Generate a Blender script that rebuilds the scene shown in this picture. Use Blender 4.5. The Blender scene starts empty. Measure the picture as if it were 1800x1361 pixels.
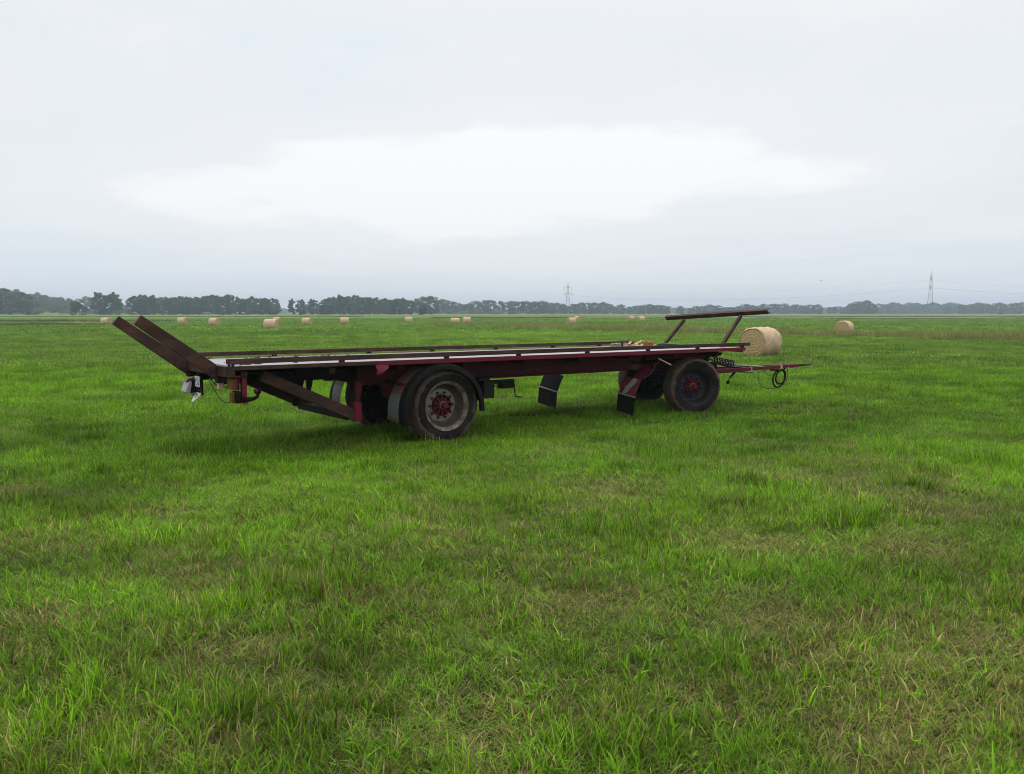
import bpy, math, random
import numpy as np
from mathutils import Vector, Matrix, Euler

R = math.radians
scene = bpy.context.scene
random.seed(7)
rng = np.random.default_rng(11)

# ------------------------------------------------------------------ camera, sky, sun, exposure
CAM_H = 1.8
PITCH = math.atan(128.5 / 1400.0)
cd = bpy.data.cameras.new('camera')
cd.sensor_width = 36.0
cd.lens = 28.0
cd.clip_start = 0.05
cd.clip_end = 12000
cam = bpy.data.objects.new('camera', cd)
scene.collection.objects.link(cam)
cam.location = (0, 0, CAM_H)
cam.rotation_euler = (R(90) - PITCH, 0, 0)
scene.camera = cam

SUN_EL, SUN_AZ = R(58), R(8)          # azimuth measured from +Y towards +X
world = bpy.data.worlds.new('World')
scene.world = world
world.use_nodes = True


def build_world():
    nt = world.node_tree
    nt.nodes.clear()
    N, L = nt.nodes, nt.links

    def node(t, **kw):
        n = N.new(t)
        for k, v in kw.items():
            setattr(n, k, v)
        return n

    def math_(op, a, b=None, clamp=False):
        n = node('ShaderNodeMath', operation=op, use_clamp=clamp)
        for i, v in enumerate((a, b)):
            if v is None:
                continue
            if isinstance(v, (int, float)):
                n.inputs[i].default_value = v
            else:
                L.new(v, n.inputs[i])
        return n.outputs[0]

    def smooth(v, lo, hi, a=0.0, b=1.0):
        n = node('ShaderNodeMapRange', interpolation_type='SMOOTHSTEP')
        L.new(v, n.inputs[0])
        n.inputs[1].default_value, n.inputs[2].default_value = lo, hi
        n.inputs[3].default_value, n.inputs[4].default_value = a, b
        return n.outputs[0]

    def mixc(f, a, b):
        n = node('ShaderNodeMix', data_type='RGBA')
        if isinstance(f, float):
            n.inputs[0].default_value = f
        else:
            L.new(f, n.inputs[0])
        for i, v in ((6, a), (7, b)):
            if isinstance(v, tuple):
                n.inputs[i].default_value = (*v, 1)
            else:
                L.new(v, n.inputs[i])
        return n.outputs[2]

    tc = node('ShaderNodeTexCoord')
    sep = node('ShaderNodeSeparateXYZ')
    L.new(tc.outputs['Generated'], sep.inputs[0])
    x, y, z = sep.outputs
    el = math_('ARCSINE', z)
    az = math_('ARCTAN2', x, y)
    # cloud deck seen in perspective: project the direction on a flat layer
    zz = math_('ADD', math_('MAXIMUM', z, 0.0), 0.07)
    comb = node('ShaderNodeCombineXYZ')
    L.new(math_('DIVIDE', x, zz), comb.inputs[0])
    L.new(math_('DIVIDE', y, zz), comb.inputs[1])

    def noise(vec, scale, detail, rough, w=0.0, dist=0.0):
        n = node('ShaderNodeTexNoise')
        L.new(vec, n.inputs['Vector'])
        n.inputs['Scale'].default_value = scale
        n.inputs['Detail'].default_value = detail
        n.inputs['Roughness'].default_value = rough
        n.inputs['Distortion'].default_value = dist
        return n.outputs[0]

    n1 = noise(comb.outputs[0], 0.42, 6, 0.55, dist=0.6)
    n2 = noise(comb.outputs[0], 1.5, 6, 0.6, dist=0.3)
    # angular coordinates (azimuth stretched) for stratus streaks and the torn edge of the bright opening
    ang = node('ShaderNodeCombineXYZ')
    L.new(az, ang.inputs[0])
    L.new(math_('MULTIPLY', el, 4.0), ang.inputs[1])
    n3 = noise(ang.outputs[0], 6.0, 6, 0.55, dist=0.4)
    n4 = noise(ang.outputs[0], 2.6, 4, 0.5)
    n6 = noise(ang.outputs[0], 1.7, 4, 0.55, dist=0.8)
    cl = mixc(smooth(n1, 0.3, 0.7), (0.865, 0.896, 0.93), (0.92, 0.93, 0.94))
    cl = mixc(smooth(n2, 0.50, 0.72, 0.0, 0.65), cl, (0.955, 0.965, 0.975))
    # stratus streaks low over the horizon
    ang2 = node('ShaderNodeCombineXYZ')
    L.new(az, ang2.inputs[0])
    L.new(math_('MULTIPLY', el, 14.0), ang2.inputs[1])
    n5 = noise(ang2.outputs[0], 1.7, 6, 0.6, dist=0.5)
    low = mixc(smooth(n5, 0.34, 0.66), (0.85, 0.895, 0.935), (0.975, 0.975, 0.98))
    cl = mixc(smooth(el, 0.06, 0.14), low, cl)
    # thinner cloud lets a little blue through
    cl = mixc(smooth(n6, 0.50, 0.74, 0.0, 0.85), cl, (0.80, 0.895, 0.965))
    # thin bright opening in the cloud deck: a long lens with a torn edge
    a0 = math_('DIVIDE', math_('ADD', az, 0.025), 0.335)
    skew = math_('MULTIPLY', math_('ADD', az, 0.0), 0.055)
    e0 = math_('DIVIDE', math_('SUBTRACT', math_('SUBTRACT', el, 0.158), skew), 0.058)
    ell = math_('ADD', math_('MULTIPLY', a0, a0), math_('MULTIPLY', e0, e0))
    ell = math_('ADD', ell, math_('MULTIPLY', math_('SUBTRACT', n3, 0.5), 2.2))
    ell = math_('ADD', ell, math_('MULTIPLY', math_('SUBTRACT', n4, 0.5), 3.4))
    core = smooth(ell, 1.35, 0.62)
    halo = smooth(ell, 4.0, 0.7, 0.0, 0.8)
    cl = mixc(halo, cl, (0.945, 0.955, 0.97))
    cl = mixc(core, cl, (1.05, 1.05, 1.045))
    # an overcast sky grows steadily brighter towards the zenith
    zen = node('ShaderNodeVectorMath', operation='SCALE')
    L.new(cl, zen.inputs[0])
    L.new(smooth(z, 0.30, 1.0, 1.0, 1.95), zen.inputs['Scale'])
    cl = zen.outputs[0]
    sky = node('ShaderNodeTexSky', sky_type='NISHITA', sun_disc=False)
    sky.sun_elevation = SUN_EL
    sky.sun_rotation = SUN_AZ
    bg1 = node('ShaderNodeBackground')
    L.new(sky.outputs[0], bg1.inputs[0])
    bg1.inputs[1].default_value = 0.1
    bg2 = node('ShaderNodeBackground')
    L.new(cl, bg2.inputs[0])
    bg2.inputs[1].default_value = 1.0
    mx = node('ShaderNodeMixShader')
    mx.inputs[0].default_value = 0.95       # nearly closed cloud cover over the clear sky
    L.new(bg1.outputs[0], mx.inputs[1])
    L.new(bg2.outputs[0], mx.inputs[2])
    out = node('ShaderNodeOutputWorld')
    L.new(mx.outputs[0], out.inputs[0])


build_world()
sl = bpy.data.lights.new('sun', 'SUN')
sl.energy = 1.5
sl.angle = R(12)
sl.color = (1.0, 0.96, 0.9)
sun = bpy.data.objects.new('sun', sl)
scene.collection.objects.link(sun)
sd = Vector((math.sin(SUN_AZ) * math.cos(SUN_EL), math.cos(SUN_AZ) * math.cos(SUN_EL), math.sin(SUN_EL)))
sun.rotation_euler = (-sd).to_track_quat('-Z', 'Y').to_euler()
vs = scene.view_settings
vs.view_transform = 'Standard'
vs.look = 'None'
vs.exposure = 0.0
vs.gamma = 1.0
vs.use_curve_mapping = False
scene.render.engine = 'CYCLES'
scene.cycles.max_bounces = 6
scene.cycles.diffuse_bounces = 3
scene.cycles.transparent_max_bounces = 8
scene.cycles.volume_bounces = 0
scene.cycles.filter_width = 1.0

# ------------------------------------------------------------------ helpers


def tag(o, label=None, cat=None, group=None, kind=None):
    if label:
        o['label'] = label
    if cat:
        o['category'] = cat
    if group:
        o['group'] = group
    if kind:
        o['kind'] = kind
    return o


def link(o, parent=None):
    scene.collection.objects.link(o)
    if parent is not None:
        o.parent = parent
    return o


def empty(name, loc=(0, 0, 0), rot=(0, 0, 0), scale=(1, 1, 1)):
    o = bpy.data.objects.new(name, None)
    o.empty_display_size = 0.3
    link(o)
    o.location, o.rotation_euler, o.scale = loc, rot, scale
    return o


def copy_tree(o, parent=None):
    c = o.copy()
    scene.collection.objects.link(c)
    c.parent = parent
    for ch in o.children:
        copy_tree(ch, c)
    return c


class MB:
    """collects shapes and links them as one mesh object"""

    def __init__(self):
        self.v, self.f = [], []

    def add(self, vs, fs):
        k = len(self.v)
        self.v += [tuple(p) for p in vs]
        self.f += [tuple(i + k for i in f) for f in fs]
        return self

    def box(self, x0, x1, y0, y1, z0, z1):
        return self.add([(x0, y0, z0), (x1, y0, z0), (x1, y1, z0), (x0, y1, z0), (x0, y0, z1), (x1, y0, z1), (x1, y1, z1), (x0, y1, z1)],
                        [(0, 3, 2, 1), (4, 5, 6, 7), (0, 1, 5, 4), (1, 2, 6, 5), (2, 3, 7, 6), (3, 0, 4, 7)])

    def prism(self, pts, y0, y1):
        """polygon in the x-z plane extruded along y"""
        n = len(pts)
        vs_ = [(p[0], y0, p[1]) for p in pts] + [(p[0], y1, p[1]) for p in pts]
        fs = [tuple(range(n)), tuple(range(2 * n - 1, n - 1, -1))]
        fs += [(i, i + n, (i + 1) % n + n, (i + 1) % n) for i in range(n)]
        return self.add(vs_, fs)

    def beam(self, p0, p1, w, h, up=(0, 0, 1)):
        p0, p1, up = Vector(p0), Vector(p1), Vector(up)
        d = (p1 - p0).normalized()
        s = d.cross(up)
        if s.length < 1e-5:
            s = d.cross(Vector((1, 0, 0)))
        s.normalize()
        u = s.cross(d).normalized()
        q = []
        for p in (p0, p1):
            for a, b in ((-1, -1), (1, -1), (1, 1), (-1, 1)):
                q.append(p + s * (a * w / 2) + u * (b * h / 2))
        return self.add(q, [(0, 3, 2, 1), (4, 5, 6, 7), (0, 1, 5, 4), (1, 2, 6, 5), (2, 3, 7, 6), (3, 0, 4, 7)])

    def tube(self, pts, r, n=8, closed=False, cap=True):
        pts = [Vector(p) for p in pts]
        m = len(pts)
        rs = r if isinstance(r, (list, tuple)) else [r] * m
        vs_, fs = [], []
        nrm = None
        for i, p in enumerate(pts):
            if closed:
                t = pts[(i + 1) % m] - pts[(i - 1) % m]
            else:
                t = pts[min(i + 1, m - 1)] - pts[max(i - 1, 0)]
            t.normalize()
            if nrm is None:
                nrm = t.orthogonal().normalized()
            nrm = (nrm - t * nrm.dot(t)).normalized()
            b = t.cross(nrm)
            for k in range(n):
                a = 2 * math.pi * k / n
                vs_.append(p + (nrm * math.cos(a) + b * math.sin(a)) * rs[i])
        for i in range(m if closed else m - 1):
            j = (i + 1) % m
            for k in range(n):
                fs.append((i * n + k, i * n + (k + 1) % n, j * n + (k + 1) % n, j * n + k))
        if cap and not closed:
            fs.append(tuple(range(n - 1, -1, -1)))
            fs.append(tuple((m - 1) * n + k for k in range(n)))
        return self.add(vs_, fs)

    def lathe(self, prof, n=48, fn=None, closed=False):
        """profile of (y, r) turned about the y axis"""
        m = len(prof)
        vs_, fs = [], []
        for i, (yy, rr) in enumerate(prof):
            for k in range(n):
                a = 2 * math.pi * k / n
                q = rr if fn is None else fn(i, a, rr)
                vs_.append((q * math.cos(a), yy, q * math.sin(a)))
        for i in range(m if closed else m - 1):
            j = (i + 1) % m
            for k in range(n):
                fs.append((i * n + k, i * n + (k + 1) % n, j * n + (k + 1) % n, j * n + k))
        return self.add(vs_, fs)

    def build(self, name, mat, parent=None, bevel=0.0, smooth=False, loc=None, kind=None, label=None):
        me = bpy.data.meshes.new(name)
        me.from_pydata(self.v, [], self.f)
        me.validate()
        me.update()
        if mat is not None:
            me.materials.append(mat)
        if smooth:
            me.polygons.foreach_set('use_smooth', [True] * len(me.polygons))
            if smooth == 'auto':
                me.set_sharp_from_angle(angle=R(38))
        o = bpy.data.objects.new(name, me)
        link(o, parent)
        if loc is not None:
            o.location = loc
        if bevel:
            b = o.modifiers.new('edges', 'BEVEL')
            b.width = bevel
            b.segments = 2
            b.limit_method = 'ANGLE'
        if kind:
            o['kind'] = kind
        if label:
            o['label'] = label
        return o


def np_mesh(name, verts, faces, mat, attrs=None):
    """verts (n,3), faces (m,k) arrays"""
    me = bpy.data.meshes.new(name)
    n, (m, k) = len(verts), faces.shape
    me.vertices.add(n)
    me.vertices.foreach_set('co', np.asarray(verts, np.float32).ravel())
    me.loops.add(m * k)
    me.loops.foreach_set('vertex_index', faces.astype(np.int32).ravel())
    me.polygons.add(m)
    me.polygons.foreach_set('loop_start', np.arange(0, m * k, k, dtype=np.int32))
    me.polygons.foreach_set('loop_total', np.full(m, k, dtype=np.int32))
    me.update(calc_edges=True)
    for an, (ty, arr) in (attrs or {}).items():
        a = me.attributes.new(an, ty, 'POINT')
        a.data.foreach_set('value' if ty == 'FLOAT' else 'vector', np.asarray(arr, np.float32).ravel())
    if mat is not None:
        me.materials.append(mat)
    return me


def vnoise(x, y, seed=0):
    x = np.asarray(x, float)
    y = np.asarray(y, float)
    ix, iy = np.floor(x).astype(np.int64), np.floor(y).astype(np.int64)
    fx, fy = x - ix, y - iy
    fx, fy = fx * fx * (3 - 2 * fx), fy * fy * (3 - 2 * fy)

    def h(a, b):
        n = (a * 374761393 + b * 668265263 + seed * 1442695041) & 0x7fffffff
        n = ((n ^ (n >> 13)) * 1274126177) & 0x7fffffff
        n = ((n ^ (n >> 16)) * 2246822519) & 0x7fffffff
        return (n & 0xffff) / 65535.0
    a, b, c, d = h(ix, iy), h(ix + 1, iy), h(ix, iy + 1), h(ix + 1, iy + 1)
    return (a * (1 - fx) + b * fx) * (1 - fy) + (c * (1 - fx) + d * fx) * fy


def fbm(x, y, seed=0, octs=3):
    s, t, amp = 0, 0, 1.0
    for i in range(octs):
        s = s + amp * vnoise(x * 2 ** i, y * 2 ** i, seed + i * 17)
        t += amp
        amp *= 0.5
    return s / t


def sstep(a, b, x):
    t = np.clip((np.asarray(x, float) - a) / (b - a), 0, 1)
    return t * t * (3 - 2 * t)


def gh(x, y):
    """height of the land: gently uneven meadow that climbs a little far away"""
    x = np.asarray(x, float)
    y = np.asarray(y, float)
    near = (vnoise(x / 1.1, y / 1.1, 3) - 0.5) * 0.05 + (vnoise(x / 3.7, y / 3.7, 5) - 0.5) * 0.09
    near = near * (1 - 0.75 * np.exp(-(((x - 0.5) / 5) ** 2 + ((y - 12.5) / 4) ** 2)))
    far = 1.25 * sstep(170, 520, y) + 0.5 * sstep(450, 1500, y)
    wide = (fbm(x / 60, y / 60, 9, 2) - 0.5) * 0.25 * sstep(40, 160, y)
    return near + far + wide


def ghf(x, y):
    return float(gh(np.array([x]), np.array([y]))[0])


def px_x(px, d):
    """where something seen at image column px stands when it is d metres away"""
    return (px - 900.0) / 1400.0 * d * 0.9958


# ------------------------------------------------------------------ materials


class NT:
    def __init__(self, m):
        self.nt = m.node_tree
        self.N, self.L = self.nt.nodes, self.nt.links

    def node(self, t, **kw):
        n = self.N.new(t)
        for k, v in kw.items():
            setattr(n, k, v)
        return n

    def put(self, sock, v):
        if v is None:
            return
        if isinstance(v, bpy.types.NodeSocket):
            self.L.new(v, sock)
        elif isinstance(v, tuple) and len(v) == 3 and sock.type == 'RGBA':
            sock.default_value = (*v, 1)
        else:
            sock.default_value = v

    def math(self, op, a, b=None, clamp=False):
        n = self.node('ShaderNodeMath', operation=op, use_clamp=clamp)
        self.put(n.inputs[0], a)
        self.put(n.inputs[1], b)
        return n.outputs[0]

    def smooth(self, v, lo, hi, a=0.0, b=1.0):
        n = self.node('ShaderNodeMapRange', interpolation_type='SMOOTHSTEP')
        self.put(n.inputs[0], v)
        for i, q in enumerate((lo, hi, a, b)):
            self.put(n.inputs[i + 1], q)
        return n.outputs[0]

    def mix(self, f, a, b, mode='MIX'):
        n = self.node('ShaderNodeMix', data_type='RGBA', blend_type=mode)
        self.put(n.inputs[0], f)
        self.put(n.inputs[6], a)
        self.put(n.inputs[7], b)
        return n.outputs[2]

    def noise(self, scale, detail=4, rough=0.55, vec=None, dist=0.0, coord='Object', mapscale=None):
        if vec is None:
            vec = self.node('ShaderNodeTexCoord').outputs[coord]
        if mapscale:
            mp = self.node('ShaderNodeMapping')
            self.put(mp.inputs[0], vec)
            mp.inputs['Scale'].default_value = mapscale
            vec = mp.outputs[0]
        n = self.node('ShaderNodeTexNoise')
        self.put(n.inputs['Vector'], vec)
        n.inputs['Scale'].default_value = scale
        n.inputs['Detail'].default_value = detail
        n.inputs['Roughness'].default_value = rough
        n.inputs['Distortion'].default_value = dist
        return n.outputs[0]

    def attr(self, name, kind='GEOMETRY', out='Fac'):
        n = self.node('ShaderNodeAttribute', attribute_name=name, attribute_type=kind)
        return n.outputs[out]

    def bump(self, h, strength=0.3, dist=0.01):
        n = self.node('ShaderNodeBump')
        n.inputs['Strength'].default_value = strength
        n.inputs['Distance'].default_value = dist
        self.put(n.inputs['Height'], h)
        return n.outputs[0]

    def principled(self, **kw):
        p = self.node('ShaderNodeBsdfPrincipled')
        for k, v in kw.items():
            self.put(p.inputs[k.replace('_', ' ')], v)
        return p

    def out(self, shader):
        o = self.node('ShaderNodeOutputMaterial')
        self.L.new(shader, o.inputs['Surface'])


def new_mat(name):
    m = bpy.data.materials.new(name)
    m.use_nodes = True
    m.node_tree.nodes.clear()
    return m, NT(m)


def worn(name, base, dirt, rough=0.55, scale=6.0, amount=0.45, metallic=0.0, bump=0.15, streak=None, chip=None, coat=0.0, spec=0.22):
    """painted or bare surface with blotches of dirt or rust, fine grain and uneven gloss"""
    m, t = new_mat(name)
    a = t.noise(scale, 6, 0.6, dist=0.4, mapscale=streak)
    b = t.noise(scale * 9, 3, 0.6)
    f = t.smooth(a, 0.62 - amount * 0.35, 0.78 - amount * 0.2)
    c = t.mix(f, base, dirt)
    c = t.mix(t.smooth(b, 0.3, 0.75, 0.0, 0.35), c, tuple(q * 0.55 for q in base))
    if chip:
        k = t.noise(scale * 2.3, 5, 0.65)
        c = t.mix(t.smooth(k, 0.64, 0.68), c, chip)
    r = t.smooth(b, 0.2, 0.8, rough - 0.12, min(1.0, rough + 0.18))
    p = t.principled(Base_Color=c, Roughness=r, Metallic=metallic, Normal=t.bump(b, bump, 0.003))
    p.inputs['Coat Weight'].default_value = coat
    p.inputs['Specular IOR Level'].default_value = spec
    t.out(p.outputs[0])
    return m


M = {}
M['rust'] = worn('brown_rusty_paint', (0.042, 0.019, 0.015), (0.085, 0.040, 0.024), 0.6, 7, 0.55, streak=(0.35, 1, 1), chip=(0.020, 0.012, 0.010))
M['rustdark'] = worn('dark_rusty_steel', (0.014, 0.009, 0.008), (0.026, 0.014, 0.010), 0.7, 5, 0.5)  # base colour lowered to paint in the dark under the trailer
M['red'] = worn('crimson_paint', (0.14, 0.006, 0.021), (0.055, 0.016, 0.014), 0.55, 7, 0.5, streak=(0.35, 1, 1), chip=(0.045, 0.022, 0.015))
M['reddark'] = worn('dirty_crimson_baked_shade', (0.070, 0.003, 0.010), (0.022, 0.009, 0.008), 0.6, 5, 0.6, streak=(0.3, 1, 1), chip=(0.03, 0.014, 0.01))  # dirt over a darker copy of the crimson, underside shade painted in
M['redworn'] = worn('worn_crimson_paint', (0.16, 0.016, 0.034), (0.06, 0.028, 0.03), 0.55, 7, 0.35, chip=(0.24, 0.25, 0.23))
M['black'] = worn('black_rubber', (0.0055, 0.0053, 0.0052), (0.014, 0.012, 0.010), 0.6, 8, 0.5, spec=0.10)
M['under'] = worn('grimy_steel_baked_shade', (0.006, 0.005, 0.005), (0.010, 0.007, 0.006), 0.8, 5, 0.5)  # nearly black base: shade below the deck is put into the colour
M['greypanel'] = worn('weathered_grey_panel', (0.12, 0.125, 0.12), (0.14, 0.04, 0.05), 0.5, 5, 0.25)
M['mudbrown'] = worn('muddy_panel', (0.13, 0.085, 0.06), (0.2, 0.05, 0.06), 0.7, 7, 0.35)
M['cream'] = worn('cream_rim_paint', (0.24, 0.21, 0.165), (0.085, 0.052, 0.034), 0.6, 10, 0.8)
M['discgrey'] = worn('grey_wheel_disc', (0.20, 0.195, 0.175), (0.08, 0.058, 0.042), 0.5, 9, 0.4)
M['darkrim'] = worn('dark_rim_paint', (0.018, 0.014, 0.014), (0.035, 0.022, 0.018), 0.5, 8, 0.5)
M['blue'] = worn('blue_wheel_disc', (0.018, 0.034, 0.075), (0.012, 0.010, 0.010), 0.5, 9, 0.7)
M['barrel'] = worn('muddy_barrel_baked_shade', (0.07, 0.05, 0.038), (0.035, 0.026, 0.02), 0.8, 9, 0.5)  # brown mud, with the shade inside the dish painted into the colour
M['hub'] = worn('crimson_hub', (0.11, 0.006, 0.015), (0.045, 0.018, 0.014), 0.6, 14, 0.6)
M['steel'] = worn('bare_steel', (0.32, 0.33, 0.33), (0.15, 0.12, 0.10), 0.4, 12, 0.4, metallic=0.6)
M['amber'] = worn('amber_lens', (0.13, 0.04, 0.010), (0.06, 0.03, 0.015), 0.3, 14, 0.3)
M['redlens'] = worn('red_lens', (0.16, 0.008, 0.022), (0.08, 0.015, 0.015), 0.25, 14, 0.2)
M['clear'] = worn('cloudy_lens', (0.36, 0.33, 0.37), (0.22, 0.2, 0.22), 0.3, 14, 0.3)
M['white'] = worn('white_plate', (0.62, 0.62, 0.58), (0.4, 0.38, 0.32), 0.45, 14, 0.25)
M['ink'] = worn('black_print', (0.02, 0.02, 0.02), (0.04, 0.04, 0.04), 0.6, 20, 0.3)
M['coral'] = worn('faded_orange_webbing', (0.62, 0.27, 0.16), (0.4, 0.2, 0.13), 0.8, 22, 0.4)
M['palepink'] = worn('pale_pink_webbing', (0.66, 0.42, 0.32), (0.5, 0.3, 0.2), 0.8, 22, 0.4)
M['redweb'] = worn('brick_red_webbing', (0.36, 0.09, 0.07), (0.24, 0.07, 0.05), 0.8, 22, 0.4)
M['green'] = worn('dark_green_strip', (0.025, 0.055, 0.05), (0.05, 0.07, 0.06), 0.6, 15, 0.4)
M['palegreen'] = worn('grey_green_fabric', (0.25, 0.31, 0.29), (0.2, 0.22, 0.2), 0.8, 18, 0.4)
M['bluecloth'] = worn('pale_blue_webbing', (0.42, 0.5, 0.68), (0.3, 0.36, 0.5), 0.7, 20, 0.3)
M['rope'] = worn('tan_rope', (0.30, 0.24, 0.14), (0.16, 0.13, 0.08), 0.9, 40, 0.4)
M['olive'] = worn('olive_canvas', (0.16, 0.14, 0.05), (0.1, 0.08, 0.04), 0.9, 24, 0.4)
M['litter'] = worn('muddy_straw', (0.06, 0.04, 0.028), (0.14, 0.1, 0.06), 0.9, 30, 0.4)
M['galv'] = worn('galvanised_steel', (0.26, 0.28, 0.29), (0.2, 0.21, 0.21), 0.6, 0.2, 0.4)
M['bark'] = worn('tree_bark', (0.10, 0.085, 0.07), (0.05, 0.045, 0.035), 0.9, 0.8, 0.5)
M['palebark'] = worn('pale_birch_bark', (0.38, 0.37, 0.34), (0.12, 0.11, 0.1), 0.8, 0.8, 0.35)
M['cow'] = worn('brown_and_white_hide', (0.30, 0.15, 0.09), (0.62, 0.55, 0.48), 0.8, 1.1, 0.6)
M['bird'] = worn('dark_feathers', (0.03, 0.03, 0.035), (0.05, 0.05, 0.05), 0.7, 20, 0.3)


def deck_material():
    m, t = new_mat('wet_steel_deck')
    a = t.noise(1.3, 5, 0.6, mapscale=(0.5, 1.2, 1))
    b = t.noise(9, 5, 0.6, mapscale=(0.4, 1, 1))
    c = t.mix(t.smooth(a, 0.35, 0.65), (0.20, 0.19, 0.205), (0.30, 0.293, 0.31))
    c = t.mix(t.smooth(b, 0.60, 0.80, 0.0, 0.5), c, (0.22, 0.16, 0.16))
    r = t.smooth(a, 0.35, 0.7, 0.30, 0.42)
    p = t.principled(Base_Color=c, Roughness=r, Metallic=0.0, Normal=t.bump(b, 0.06, 0.004))
    p.inputs['Specular IOR Level'].default_value = 0.35
    t.out(p.outputs[0])
    return m


def tyre_material(seed):
    """worn rubber with dried mud along the shoulder and tread"""
    m, t = new_mat('muddy_tyre_rubber')
    co = t.node('ShaderNodeTexCoord').outputs['Object']
    sx = t.node('ShaderNodeSeparateXYZ')
    t.put(sx.inputs[0], co)
    r = t.math('SQRT', t.math('ADD', t.math('MULTIPLY', sx.outputs[0], sx.outputs[0]), t.math('MULTIPLY', sx.outputs[2], sx.outputs[2])))
    mp = t.node('ShaderNodeMapping')
    t.put(mp.inputs[0], co)
    mp.inputs['Location'].default_value = (seed, seed * 2.3, seed)
    n = t.noise(4.2, 6, 0.62, vec=mp.outputs[0], dist=0.5)
    n2 = t.noise(26, 4, 0.6, vec=mp.outputs[0])
    e = t.math('ADD', r, t.math('MULTIPLY', t.math('SUBTRACT', n, 0.5), 0.16))
    f = t.smooth(e, 0.435, 0.446)
    rub = t.mix(t.smooth(n, 0.35, 0.65), (0.007, 0.007, 0.007), (0.020, 0.018, 0.015))
    mud = t.mix(t.smooth(n2, 0.3, 0.7), (0.062, 0.042, 0.032), (0.115, 0.081, 0.062))
    c = t.mix(f, rub, mud)
    p = t.principled(Base_Color=c, Roughness=0.85, Normal=t.bump(t.math('ADD', n2, f), 0.6, 0.006))
    p.inputs['Specular IOR Level'].default_value = 0.15
    t.out(p.outputs[0])
    return m


def bale_wrap_material():
    m, t = new_mat('net_wrapped_straw')
    co = t.node('ShaderNodeTexCoord').outputs['Object']
    inf = t.node('ShaderNodeObjectInfo').outputs['Random']
    n = t.noise(2.2, 5, 0.6, vec=co)
    s = t.noise(30, 4, 0.65, vec=co, mapscale=(1, 0.25, 1))
    c = t.mix(t.smooth(n, 0.3, 0.7), (0.50, 0.345, 0.21), (0.60, 0.435, 0.285))
    c = t.mix(t.smooth(s, 0.5, 0.72), c, (0.30, 0.21, 0.12))
    c = t.mix(t.smooth(inf, 0.0, 1.0, 0.0, 0.3), c, (0.54, 0.36, 0.25))
    p = t.principled(Base_Color=c, Roughness=0.85, Normal=t.bump(s, 0.5, 0.03))
    t.out(p.outputs[0])
    return m


def bale_end_material():
    m, t = new_mat('cut_straw_end')
    co = t.node('ShaderNodeTexCoord').outputs['Object']
    sx = t.node('ShaderNodeSeparateXYZ')
    t.put(sx.inputs[0], co)
    r = t.math('SQRT', t.math('ADD', t.math('MULTIPLY', sx.outputs[0], sx.outputs[0]), t.math('MULTIPLY', sx.outputs[2], sx.outputs[2])))
    n = t.noise(3, 4, 0.6, vec=co)
    ang = t.math('ARCTAN2', sx.outputs[2], sx.outputs[0])
    ph = t.math('ADD', t.math('MULTIPLY', r, 52.0), t.math('ADD', ang, t.math('MULTIPLY', n, 26.0)))
    w = t.math('SINE', ph)
    s = t.noise(24, 4, 0.65, vec=co)
    c = t.mix(t.smooth(w, -0.9, 0.9), (0.36, 0.245, 0.115), (0.45, 0.32, 0.155))
    c = t.mix(t.smooth(s, 0.42, 0.66, 0.0, 0.9), c, (0.56, 0.42, 0.22))
    h = t.math('ADD', t.math('MULTIPLY', w, 0.6), t.math('MULTIPLY', s, 2.0))
    p = t.principled(Base_Color=c, Roughness=0.9, Normal=t.bump(h, 0.6, 0.02))
    t.out(p.outputs[0])
    return m


def ground_material():
    m, t = new_mat('meadow_soil_and_sward')
    pos = t.node('ShaderNodeNewGeometry').outputs['Position']
    sx = t.node('ShaderNodeSeparateXYZ')
    t.put(sx.inputs[0], pos)
    fine = t.noise(3.0, 5, 0.65, vec=pos)
    broad = t.noise(0.09, 5, 0.6, vec=pos, mapscale=(1, 0.6, 1))
    field = t.noise(0.018, 4, 0.55, vec=pos, mapscale=(0.5, 1.6, 1), dist=0.6)
    soil = t.mix(t.smooth(fine, 0.3, 0.7), (0.028, 0.028, 0.011), (0.075, 0.066, 0.028))
    sward = t.mix(t.smooth(broad, 0.3, 0.7), (0.078, 0.150, 0.020), (0.118, 0.205, 0.030))
    sward = t.mix(t.smooth(field, 0.35, 0.7, 0.0, 0.7), sward, (0.135, 0.22, 0.03))
    far = t.smooth(sx.outputs[1], 14.0, 70.0)
    c = t.mix(far, soil, sward)
    p = t.node('ShaderNodeBsdfDiffuse')
    t.put(p.inputs[0], c)
    t.put(p.inputs['Normal'], t.bump(fine, 0.6, 0.05))
    t.out(p.outputs[0])
    return m


def field_material(name, a, b, scale=0.03):
    m, t = new_mat(name)
    pos = t.node('ShaderNodeNewGeometry').outputs['Position']
    n = t.noise(scale, 5, 0.65, vec=pos, mapscale=(0.4, 1.5, 1))
    n2 = t.noise(0.5, 4, 0.6, vec=pos)
    c = t.mix(t.smooth(n, 0.3, 0.7), a, b)
    c = t.mix(t.smooth(n2, 0.3, 0.8, 0.0, 0.4), c, tuple(q * 0.6 for q in a))
    p = t.node('ShaderNodeBsdfDiffuse')
    t.put(p.inputs[0], c)
    t.out(p.outputs[0])
    return m


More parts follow.
